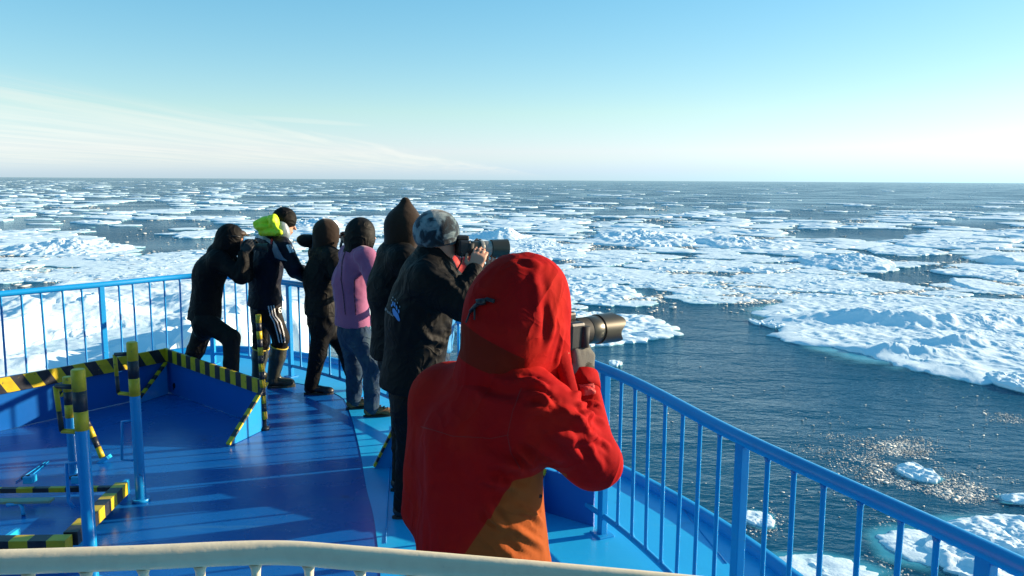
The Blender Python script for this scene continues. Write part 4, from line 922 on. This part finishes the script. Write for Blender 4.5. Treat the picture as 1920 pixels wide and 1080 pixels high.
# ---- decals lying on clothes: pixels are cast onto the garment, the patch is then real geometry on it
def bvh_of(ob):
    me = ob.data; n = len(me.vertices); co = np.empty(n * 3, np.float32); me.vertices.foreach_get('co', co); co = co.reshape(-1, 3)
    return BVHTree.FromPolygons([tuple(v) for v in co.tolist()], [tuple(p.vertices) for p in me.polygons])
def cast(bv, x, y, lift=.003):
    d = Vector(ray(x, y)).normalized(); h, n, i, ds = bv.ray_cast(Vector(CAM), d)
    return None if h is None else np.array(h) + np.array(n) * lift
def inside(x, y, poly):
    c = False; n = len(poly)
    for i in range(n):
        (x0, y0), (x1, y1) = poly[i], poly[i - 1]
        if (y0 > y) != (y1 > y) and x < (x1 - x0) * (y - y0) / (y1 - y0) + x0: c = not c
    return c
def decal(name, bv, polys, mt, parent, step=.8, lift=.004):
    V, Fc = [], []
    for poly in polys:
        xs = [p[0] for p in poly]; ys = [p[1] for p in poly]; nx = max(2, int((max(xs) - min(xs)) / step) + 2); ny = max(2, int((max(ys) - min(ys)) / step) + 2); gi = {}
        def g(i, k):
            if (i, k) not in gi:
                q = cast(bv, min(xs) + i * step, min(ys) + k * step, lift); gi[i, k] = None
                if q is not None: gi[i, k] = len(V); V.append(q)
            return gi[i, k]
        for i in range(nx):
            for k in range(ny):
                if inside(min(xs) + (i + .5) * step, min(ys) + (k + .5) * step, poly):
                    q = [g(i, k), g(i, k + 1), g(i + 1, k + 1), g(i + 1, k)]
                    if None not in q and max(np.linalg.norm(np.array(V[q[0]]) - V[q[2]]), np.linalg.norm(np.array(V[q[1]]) - V[q[3]])) < .05: Fc.append(tuple(q))
    return mesh(name, V, Fc, MT[mt], parent, smooth=True) if Fc else None
def strip_poly(pts, w_):
    L_, R_ = [], []
    for i, p in enumerate(pts):
        a = np.array(pts[max(i - 1, 0)], float); b = np.array(pts[min(i + 1, len(pts) - 1)], float); t = U3(b - a); n = np.array([-t[1], t[0]]) * w_ / 2; L_.append(tuple(np.array(p) + n)); R_.append(tuple(np.array(p) - n))
    return L_ + R_[::-1]

# ------------------------------------------------------------------ cameras held by the watchers
def photocam(label, eye, direction, up=(0, 0, 1), k=1.0, lens=(), hoodspec=None, grip=True):
    """eye: position of the eyepiece; lens: list of (length, radius, material) sections from the mount outwards"""
    f = U3(direction); r_ = U3(np.cross(f, up)); u_ = np.cross(r_, f); e_ = np.asarray(eye, float)
    o = empty('photo_camera', e_, label, 'camera'); B = e_ + f * .045 * k - u_ * .025 * k
    mb = MB(); mb.box(B, f * .032 * k, r_ * .068 * k, u_ * .042 * k); mb.build('camera_body', MT['cambody'], o, .010 * k)
    mb = MB(); mb.box(B + u_ * .052 * k + f * .0, f * .034 * k, r_ * .026 * k, u_ * .014 * k); mb.build('prism_housing', MT['cambody'], o, .008 * k)
    mb = MB(); mb.tube([e_ + u_ * .018 * k + f * .018, e_ + u_ * .018 * k - f * .002], .017 * k, 12); mb.build('eyecup', MT['rubber'], o)
    mb = MB(); mb.tube([B + r_ * .06 * k + f * .03 - u_ * .036, B + r_ * .06 * k + f * .034 + u_ * .03], .018 * k, 10); mb.build('grip', MT['rubber'], o)
    p = B + f * .03 * k
    for ln, rad, mt_, nm in lens:
        q = p + f * ln; mb = MB(); rr = rad if hasattr(rad, '__len__') else (rad, rad)
        if nm == 'focus_ring':
            n_ = 10; mb.tube([p + (q - p) * i / (n_ * 2) for i in range(n_ * 2 + 1)], [rr[0] * (1.0 if i % 2 else .965) for i in range(n_ * 2 + 1)], 28)
        else: mb.tube([p, p + f * .003, q - f * .003, q], [rr[0] * .97, rr[0], rr[1], rr[1] * .97], 28)
        mb.build(nm, MT[mt_], o); p = q
    if hoodspec:
        ln, ra, rb, petals, mt_ = hoodspec; seg = 48; V = []; 
        for side, dr in ((0, 0), (1, -.003)):
            for t in (0, 1):
                for i in range(seg):
                    a = 2 * math.pi * i / seg; ext = 1.0 if not petals else (.72 + .28 * math.cos(2 * (a - .6)) ** 2 * 1.0 if True else 1)
                    rad = (ra + (rb - ra) * t) + dr; V.append(p + f * (ln * ext * t) + (r_ * math.cos(a) + u_ * math.sin(a)) * rad)
        Fc = []
        for i in range(seg):
            i2 = (i + 1) % seg; Fc += [(i, i2, seg + i2, seg + i), (2 * seg + i, 3 * seg + i, 3 * seg + i2, 2 * seg + i2), (seg + i, seg + i2, 3 * seg + i2, 3 * seg + i), (i, 2 * seg + i, 2 * seg + i2, i2)]
        mesh('lens_hood', V, Fc, MT[mt_], o, smooth=True).data.set_sharp_from_angle(angle=math.radians(40))
        mb = MB(); mb.tube([p + f * .002, p + f * .006], ra * .9, 24); mb.build('front_glass', MT['glass'], o)
    o['mount'] = 0; del o['mount']
    return o, p, (f, r_, u_)

# ------------------------------------------------------------------ the watchers, from the port side to the nearest
def arm3(sh, el, wr): return (sh, el, wr)
# 1: leaning over the rail with a camera
p1 = person('person in black leaning on the rail with a camera, leftmost of the watchers', 82, 7.1, (385, 586), (393, 512), (414, 470), (434, 452),
    dict(R=arm3((410, 488, 6.98), (452, 518, 6.9), (458, 478, 6.95)), L=arm3((424, 484, 7.25), (460, 516, 7.3), (465, 474, 7.2))),
    dict(R=((434, 634, 7.0), (432, 715, 7.05)), L=((368, 655, 7.2), (338, 722, 7.25))), jacket='blk', trousers='blkolive', hood=('blk', dict(amp=.005)), hem=(383, 600), hand_cfg='cam', seed=1, bulk=.95, face_pitch=-5)
hr = SDF(); fc, rr, uu = frame(p1.face); hr.ell(p1.head + fc * .07 + uu * .075, (.05, .06, .03), (fc, rr, uu), .01); hr.rc(p1.head + fc * .09 + uu * .075 - rr * .02, p1.head + fc * .15 + uu * .055 - rr * .03, .016, .004, .02); hr.rc(p1.head + fc * .06 + uu * .09, p1.head + fc * .04 + uu * .14, .014, .003, .02)
sdf_obj('hair', hr, .006, MT['hair'], p1.e)
mb = MB(); mb.tube([p1.head + uu * .055 + rr * .104 + fc * -.02, p1.head + uu * .055 + rr * .095 + fc * .06, p1.head + uu * .04 + rr * .04 + fc * .108], .007, 6); mb.build('spectacle_arm', MT['cambody'], p1.e)
photocam('black camera pressed to the face of the leftmost watcher', p1.head + p1.face * .118 + np.array([0, 0, -.01]), p1.face, lens=((.03, .032, 'lensblk', 'mount_ring'), (.05, .034, 'lensblk', 'lens_barrel')), hoodspec=(.04, .036, .042, False, 'lensblk'))

# 2: navy sailing jacket, neon hood, rubber boots
p2 = person('person in navy jacket with neon yellow hood, black beanie and rubber boots', 46, 7.5, (497, 566), (497, 505), (514, 443), (532, 420),
    dict(R=arm3((531, 464, 7.36), (553, 506, 7.3), (577, 523, 7.42)), L=arm3(None, (560, 508, 7.75), (582, 518, 7.8))),
    dict(R=((527, 634, 7.44), (512, 712, 7.5)), L=((490, 640, 7.6), (484, 704, 7.65))), jacket='navy', trousers='blk', hem=(495, 576), hand_cfg='rail', seed=2, boots=True, face_az=70, face_pitch=-14, bulk=1.02, foot_az=dict(R=80, L=75), collar=.085)
nh = SDF(); nh.ell(J(499, 426, 7.42), (.11, .10, .045), None, .012); nh.ell(J(497, 415, 7.44), (.085, .09, .045), frame((.9, .3, .25)), .014); nh.ell(J(514, 418, 7.38), (.045, .08, .085), None, .014); nh.ell(J(484, 421, 7.42), (.045, .07, .042), None, .012); nh.rc(J(490, 437, 7.36), J(524, 436, 7.28), .026, .03, .02); nh.rc(J(506, 408, 7.38), J(520, 430, 7.28), .025, .02, .012)
sdf_obj('hood', nh, .0075, MT['neon'], p2.e, .012, 14, 3)
cl_ = SDF(); fc, rr, uu = frame(p2.face); cl_.rc(J(531, 438, 7.44), J(527, 424, 7.45), .066, .07, .02); cl_.cut(J(533, 416, 7.45), (.5, .3, .9)); sdf_obj('collar', cl_, .009, MT['grey'], p2.e, .004, 14, 4)
bn = SDF(); bn.ell(p2.head + uu * .045 - fc * .005, (.115, .098, .115), (fc, rr, uu), .02); bn.cut(p2.head - uu * .035, -uu + fc * .35); sdf_obj('beanie', bn, .0085, MT['blk'], p2.e, .004, 18, 5)
bv = bvh_of(p2.jacket)
decal('yoke_band', bv, [[(465, 444), (474, 438), (492, 440), (508, 450), (507, 457), (497, 450), (484, 446), (467, 449)]], 'grey', p2.e)
decal('sleeve_band', bv, [[(513, 452), (519, 459), (524, 470), (531, 482), (540, 490), (526, 487), (516, 483), (511, 468)]], 'grey', p2.e)
decal('shoulder_flash', bv, [[(509, 448), (512, 450), (510, 458), (507, 457)]], 'redpr', p2.e)
decal('sleeve_badge', bv, [strip_poly([(538, 459), (545, 474)], 4.2), strip_poly([(543, 458.5), (550, 473)], 4.2)], 'whitecl', p2.e)
bv = bvh_of(p2.trousers)
decal('side_stripe', bv, [strip_poly([(503 + d, 573), (507 + d, 592), (514 + d * 1.2, 604), (520 + d * 1.2, 625), (524 + d, 642)], 2.0) for d in (0, 5, 10)], 'whitecl', p2.e, .7)
six = [strip_poly([(526.5, 576), (523, 577.5), (522.2, 583), (524, 586.5), (527, 585.5), (527.4, 582), (525, 580.4), (522.6, 582)], 1.3)]
decal('trouser_print', bv, six + [[(x + 6.6, y) for x, y in six[0]]], 'whitecl', p2.e, .5)

# 3: black hooded jacket
def fur(s, o, sh, el, wr):
    s.ell(J(577, 451, 7.3), (.085, .075, .06), None, .03); s.ell(J(568, 449, 7.3), (.05, .06, .035), None, .03)
p3 = person('person in black with brown hood raising a camera, third watcher from the bow', 62, 7.25, (602, 584), (600, 520), (607, 464), (615, 441),
    dict(R=arm3((622, 482, 7.1), (640, 535, 7.05), (646, 476, 7.12)), L=arm3(None, (640, 530, 7.5), (652, 472, 7.4))),
    dict(R=((596, 662, 7.2), (584, 732, 7.25)), L=((648, 655, 7.35), (664, 718, 7.4))), jacket='blkolive', trousers='blk', hood=('brownhood', dict(k=.98)), hem=(602, 590), hand_cfg='cam', seed=3, foot_az=dict(R=84, L=70), extra_jacket=fur, amp=.013)
photocam('black camera held by the brown-hooded watcher in black', p3.head + p3.face * .118 + np.array([0, 0, -.012]), p3.face, lens=((.03, .032, 'lensblk', 'mount_ring'), (.05, .035, 'lensblk', 'lens_barrel')), hoodspec=(.04, .037, .042, False, 'lensblk'))
decal('red_strap', bvh_of(p3.trousers), [strip_poly([(640, 590), (641, 600), (645, 612)], 2.0)], 'redpr', p3.e)

# 4: mauve fleece and jeans
p4 = person('person in mauve fleece and jeans with a black hood', 56, 6.6, (662, 604), (657, 530), (671, 466), (679, 443),
    dict(R=arm3(None, (706, 540, 6.35), (722, 486, 6.5)), L=arm3(None, (700, 535, 6.85), (725, 484, 6.85))),
    dict(R=((698, 690, 6.5), (697, 779, 6.55)), L=((665, 690, 6.7), (664, 768, 6.78))), jacket='pink', trousers='jeans', shoes='shoebrown', hood=('blkolive', dict(k=1.02)), hem=(660, 610), hand_cfg='cam', seed=4, foot_az=dict(R=76, L=70), laces=True, amp=.013, collar=.085, collar_up=.03, bulk=.98)
bv = bvh_of(p4.jacket)
decal('seam', bv, [strip_poly([(648, 470), (642, 490), (640, 525), (644, 550), (648, 590)], 1.1)], 'brownhood', p4.e, .6)
decal('pocket_seam', bv, [strip_poly([(672, 521), (665, 523), (664, 545), (667, 590)], 1.0)], 'brownhood', p4.e, .6)

# 5: tall, pointed brown hood
p5 = person('tall person in black with a pointed dark brown hood', 70, 5.2, (742, 650), (736, 545), (746, 466), (760, 432),
    dict(R=arm3(None, (800, 565, 4.95), (826, 500, 5.05)), L=arm3(None, (790, 560, 5.55), (815, 500, 5.5))),
    dict(R=((758, 800, 5.05), (752, 935, 4.95)), L=((768, 775, 5.3), (790, 880, 5.35))), jacket='blk', trousers='blk', hood=('brownhood', dict(tip=(760, 379), k=.98)), hem=(738, 668), hand_cfg='cam', seed=5, bulk=1.12, foot_az=dict(R=60, L=70), amp=.012)

# 8: mostly hidden behind the mottled beanie
p8 = person('person in blue and red jacket mostly hidden behind the mottled beanie', 82, 5.72, (812, 640), (824, 550), (824, 478), (818, 446),
    dict(R=arm3((846, 500, 5.56), (858, 545, 5.5), (884, 484, 5.6)), L=arm3(None, (860, 540, 5.9), (884, 484, 5.85))),
    dict(R=((828, 750, 5.6), (850, 850, 5.6)), L=((780, 765, 5.62), (741, 868, 5.58))), jacket='jred', trousers='jeans', shoes='shoebrown', hood=('jred', dict(k=.9)), hem=(812, 655), hand_cfg='cam', seed=8,
    jmats=[MT['jred'], MT['jblue']], jmi=lambda o: (lambda c: ((c[:, 0] - J(852, 490, 5.55)[0]) + .35 * (c[:, 2] - J(852, 490, 5.55)[2]) < 0).astype(int)))

# 6: black jacket with a paw print, mottled beanie, long lens
def p6fold(o, sh, el, wr): return [([(800, 505), (840, 525), (868, 555)], .02, .012), ([(770, 590), (810, 640), (850, 650)], .02, .012), ([(840, 600), (860, 625), (845, 660)], .016, .012), ([(842, 500), (862, 520), (880, 548)], .014, .010), ([(800, 700), (830, 650), (850, 615)], .015, .012)]
p6 = person('person in black jacket with blue paw print and mottled beanie aiming a long lens', 80, 4.35, (772, 720), (786, 590), (806, 492), (822, 450),
    dict(R=arm3((806, 530, 4.16), (866, 572, 4.10), (889, 512, 4.21)), L=arm3((828, 525, 4.55), (885, 570, 4.6), (913, 522, 4.47))),
    dict(R=((768, 850, 4.4), (758, 975, 4.52)), L=((800, 840, 4.55), (835, 930, 4.7))), jacket='blk', trousers='blk', hem=(772, 725), seed=6, bulk=1.27, res=.0105, folds=p6fold, collar=.088, collar_up=.045,
    hand_cfg=dict(R=dict(bare=True, fdir=(.25, .30, .92), palm=(.1, 1, -.2), thumb_side=(-1, 0, .3), curl=.62, k=1.06), L=dict(bare=True, fdir=(.12, -.62, .72), palm=(.0, .7, .7), thumb_side=(-1, 0, 0), curl=.28, k=1.0, spread=.03)), face_az=84, foot_az=dict(R=75, L=80))
fc, rr, uu = frame(p6.face); bn = SDF(); bn.ell(p6.head + uu * .045 - fc * .012, (.128, .115, .122), (fc, rr, uu), .02); bn.cut(p6.head - uu * .03, -uu + fc * .12); sdf_obj('beanie', bn, .0075, MT['beanie'], p6.e, .004, 20, 6)
bv = bvh_of(p6.jacket)
def blob(cx, cy, a, b, ang, n=14): c, s = math.cos(ang), math.sin(ang); return [(cx + a * math.cos(t) * c - b * math.sin(t) * s, cy + a * math.cos(t) * s + b * math.sin(t) * c) for t in np.linspace(0, 2 * math.pi, n, endpoint=False)]
decal('paw_print', bv, [[(737.2, 578.5), (740, 578.5), (744, 584), (747.5, 589), (749.5, 595), (751, 600), (749.5, 602.5), (746, 600), (742.5, 595), (738, 589), (736.8, 583)],
     blob(735.5, 573, 1.1, 2.6, 0), blob(737.8, 569.5, 1.2, 4.2, 0), blob(741, 571.5, 1.2, 4.4, 0), blob(744.4, 577.5, 1.5, 4.8, -.15), blob(748.3, 584, 1.5, 3.8, -.1)], 'bluepr', p6.e, .45)
decal('claw_marks', bv, [blob(x_, y_, .7, 1.7, 0, 8) for x_, y_ in ((735.5, 563.5), (738, 558.3), (742.2, 562.3), (746.3, 568.2), (750.6, 575.7))], 'grey', p6.e, .4)
# the word beside the print, laid along its slanting baseline
tcu = bpy.data.curves.new('lettering', 'FONT'); tcu.body = 'Polar'; tcu.size = 1; to = bpy.data.objects.new('lettering', tcu); COL.objects.link(to)
tm = bpy.data.meshes.new_from_object(to.evaluated_get(bpy.context.evaluated_depsgraph_get())); bpy.data.objects.remove(to)
TV = []; okv = True
for v in tm.vertices:
    q = cast(bv, 722.5 + v.co.x * 8.2 + v.co.y * .8, 582 + v.co.x * 6.2 - v.co.y * 7.5, .004); TV.append(q) 
tf = [tuple(p.vertices) for p in tm.polygons if all(TV[i] is not None for i in p.vertices)]; TV = [q if q is not None else p6.ch for q in TV]
tf = [f_ for f_ in tf if max(np.linalg.norm(TV[i] - TV[f_[0]]) for i in f_) < .05]
if len(tf): mesh('lettering', TV, tf, MT['grey'], p6.e)
c6, l6, fr6 = photocam('grey and black telephoto camera raised by the person in the mottled beanie', J(850, 455, 4.33), (math.sin(math.radians(70)), math.cos(math.radians(70)), -.05), k=1.05,
    lens=((.022, .036, 'lensblk', 'mount_ring'), (.048, (.039, .043), 'lensblk', 'focus_ring'), (.022, .044, 'lensgrey', 'tripod_collar'), (.045, (.042, .043), 'lensgrey', 'lens_barrel')), hoodspec=(.095, .049, .056, False, 'lensblk'))
mb = MB(); mb.tube([J(866, 473, 4.26), J(866, 490, 4.27), J(858, 505, 4.3), J(845, 500, 4.3)], .005, 6); mb.build('strap', MT['rubber'], c6)

# 7: the near person in red
def p7fold(o, sh, el, wr):
    return [([(985, 822), (1020, 845), (1056, 870)], .016, .014), ([(960, 838), (990, 862), (1006, 884)], .014, .016), ([(905, 868), (950, 893), (1000, 905)], .018, -.014), ([(880, 830), (930, 868), (975, 885)], .022, .010),
            ([(908, 952), (930, 975), (944, 992)], .012, .016), ([(965, 712), (1000, 714), (1032, 728)], .014, .014), ([(995, 735), (1018, 740), (1034, 762)], .013, .014), ([(978, 768), (1005, 764), (1032, 758)], .014, .012), ([(1040, 770), (1080, 775), (1105, 810), (1130, 860)], .018, .012),
            ([(1072, 742), (1100, 730), (1130, 738)], .012, .010), ([(1070, 790), (1105, 775), (1142, 790)], .013, .010), ([(1080, 838), (1115, 815), (1150, 838)], .012, .010), ([(1060, 805), (1100, 830), (1135, 885)], .014, .010), ([(1085, 760), (1118, 752), (1136, 762)], .009, .006), ([(1020, 800), (1070, 830), (1115, 890)], .016, .008),
            ([(800, 760), (806, 860), (800, 1000)], .04, .007), ([(850, 800), (862, 900), (850, 1010)], .04, -.006), ([(960, 950), (1000, 965), (1025, 985)], .012, .009), ([(950, 985), (990, 1005), (1025, 1030)], .013, .010), ([(940, 1010), (970, 1030), (1000, 1050)], .013, -.008), ([(890, 910), (930, 930), (975, 925)], .02, -.010), ([(870, 700), (930, 730), (985, 735)], .02, -.012)]
_p7 = p7fold
def p7fold(o, sh, el, wr): return [(l_, w_, h_ * 1.35) for l_, w_, h_ in _p7(o, sh, el, wr)]
def p7j(s, o, sh, el, wr):
    s.rc(J(905, 860, 2.30), J(895, 1030, 2.28), .185, .20, .05, sq=(o.f, .8)); s.rc(J(830, 760, 2.46), J(805, 950, 2.42), .105, .09, .06)
    s.rc(J(985, 760, 2.25), J(1040, 790, 2.2), .11, .10, .05); s.rc(J(945, 900, 2.3), J(958, 1080, 2.28), .10, .128, .05); s.ell(J(1126, 872, 2.24), (.055, .05, .055), None, .04)
p7 = person('person in hooded red jacket seen from behind, nearest of the watchers', 56, 2.3, (895, 1050, 2.28), (898, 850, 2.3), (935, 705, 2.32), (968, 605, 2.36),
    dict(R=arm3((995, 775, 2.19), (1108, 862, 2.24), (1092, 722, 2.40)), L=arm3((835, 740, 2.5), (850, 860, 2.68), (1035, 700, 2.62))),
    dict(R=((930, 1300, 2.32), (930, 1500, 2.3)), L=((880, 1300, 2.45), (880, 1500, 2.45))), jacket='red', trousers='blk', hem=(895, 1130, 2.28), seed=7, bulk=1.14, armr=1.02, res=.0072, amp=.0085, fr=7, folds=p7fold, extra_jacket=p7j, face_az=60, collar=.12,
    hand_cfg=dict(R=dict(fdir=(.02, .28, .96), palm=(-.55, .75, .1), thumb_side=(-.5, -.7, .2), curl=.62, k=1.12), L=dict(fdir=(.5, .2, .8), palm=(.3, -.9, 0), thumb_side=(-1, 0, 0), curl=.6)), glove='glove')
def setattr_f(ob, nm, fn):
    co = np.empty(len(ob.data.vertices) * 3, np.float32); ob.data.vertices.foreach_get('co', co); A_ = ob.data.attributes.new(nm, 'FLOAT', 'POINT'); A_.data.foreach_set('value', fn(co.reshape(-1, 3)).astype(np.float32))
a = J(862, 1050, 2.1); b_ = J(948, 922, 2.1); zt = J(900, 905, 2.1)[2]; zb = J(800, 1022, 2.3)[2]; xm = J(1062, 950, 2.2)[0]; ln_ = np.hypot(b_[0] - a[0], b_[2] - a[2])
setattr_f(p7.jacket, 'panel', lambda c: np.minimum(np.minimum(((c[:, 0] - a[0]) * (b_[2] - a[2]) - (c[:, 2] - a[2]) * (b_[0] - a[0])) / ln_, zt - c[:, 2]), xm - c[:, 0]))
setattr_f(p7.jacket, 'dark_panel', lambda c: np.minimum(zb - c[:, 2], J(872, 1040, 2.1)[0] - c[:, 0]))
fc, rr, uu = frame(p7.face); hs_ = SDF()
hs_.ell(J(968, 584, 2.34), (.16, .137, .160), (fc, rr, uu), .03); hs_.ell(J(985, 545, 2.36), (.13, .115, .112), (fc, rr, uu), .04); hs_.rc(J(952, 640, 2.31), J(932, 715, 2.33), .128, .135, .06); hs_.rc(J(1005, 600, 2.40), J(1012, 700, 2.40), .105, .10, .05)
hs_.cut(p7.head + fc * .155, fc); hs_.ell(p7.head + fc * .20, (.12, .088, .135), (fc, rr, uu), .015, op='s')
hf = [([(1000, 495), (1010, 540), (1012, 585)], .014, .010), ([(1045, 575), (1040, 620), (1025, 662)], .013, .012), ([(1022, 560), (1028, 600), (1018, 640)], .012, -.012), ([(1062, 612), (1052, 660), (1042, 700)], .010, .009), ([(985, 492), (1000, 486), (1018, 500)], .012, .010), ([(960, 478), (985, 490), (990, 500)], .010, -.008), ([(880, 640), (930, 660), (985, 705)], .016, -.012), ([(885, 600), (930, 615), (975, 650)], .014, .006)]
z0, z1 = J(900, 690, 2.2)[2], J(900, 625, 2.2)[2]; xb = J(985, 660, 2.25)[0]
p7.hood = sdf_obj('hood', hs_, .0075, MT['red'], p7.e, .004, 8, 17, [(l_, w_ * 1.25, h_ * .6) for l_, w_, h_ in hf])
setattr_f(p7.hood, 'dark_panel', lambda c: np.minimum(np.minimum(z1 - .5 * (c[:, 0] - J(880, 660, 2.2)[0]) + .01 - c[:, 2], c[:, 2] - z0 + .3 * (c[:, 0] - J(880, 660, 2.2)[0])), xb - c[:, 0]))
bv = bvh_of(p7.hood)
mb = MB(); q = [cast(bv, *t_, .006) for t_ in ((885, 585), (893, 575), (903, 568), (915, 562), (928, 566))]; q = [t_ for t_ in q if t_ is not None]
if len(q) > 2: mb.tube(q, .006, 8); mb.tube([q[0], q[0] + np.array([-.012, -.01, -.03])], .003, 6); mb.tube([q[1], q[1] + np.array([.0, -.02, -.035])], .003, 6); mb.tube([q[2] + np.array([-.012, -.004, 0]), q[2] + np.array([.014, -.004, .004])], .010, 8)
mb.build('cord_toggle', MT['cambody'], p7.e)
q = [J(1066, 640, 2.37), J(1065, 668, 2.345), J(1068, 700, 2.325), J(1077, 728, 2.30), J(1086, 752, 2.28)]
mb = MB(); mb.tube(q, .003, 6); mb.build('hood_edge_trim', MT['lining'], p7.e)
fl = SDF(); fl.rc(J(1052, 668, 2.33), J(1074, 742, 2.29), .03, .022, .02, sq=(rr, .35)); sdf_obj('hood_flap', fl, .006, MT['red'], p7.e, .003, 12, 2)
fd = U3(p7.wr['R'] - p7.el['R']); cf_ = MB(); w0 = p7.wr['R']; n_ = 13
cf_.tube([w0 + fd * t for t in np.linspace(.035, .066, n_)], [.042 + (.0025 if i % 2 else 0) for i in range(n_)], 24); cf_.build('knit_cuff', MT['knit'], p7.e)
cb = MB(); cb.tube([w0 - fd * .02, w0 + fd * .0, w0 + fd * .036, w0 + fd * .04], [.055, .056, .053, .046], 24); cb.build('sleeve_end', MT['red'], p7.e)
c7, l7, fr7 = photocam('black camera with petal lens hood held by the person in red', J(1034, 612, 2.43), (math.sin(math.radians(50)), math.cos(math.radians(50)), -.03), k=1.05,
    lens=((.02, .037, 'lensblk', 'mount_ring'), (.050, (.044, .044), 'rubber', 'focus_ring'), (.052, (.044, .046), 'lensblk', 'lens_barrel')), hoodspec=(.095, .049, .050, True, 'lensblk'))

bv = bvh_of(p7.jacket)
decal('armhole_seam', bv, [strip_poly([(978, 728), (962, 770), (952, 815), (958, 850), (975, 880)], 1.6)], 'redseam', p7.e, .7, .002)
decal('yoke_seam', bv, [strip_poly([(790, 800), (850, 818), (920, 822), (955, 815)], 1.5)], 'redseam', p7.e, .7, .002)
decal('cuff_tab', bv, [[(1086, 722), (1112, 720), (1116, 738), (1092, 742)]], 'jred', p7.e, .9)
mb = MB(); q = cast(bv, 1012, 930, .002)
if q is not None: mb.tube([q, q + U3(CAM - q) * .004], .006, 12); mb.build('snap_button', MT['steel'], p7.e)
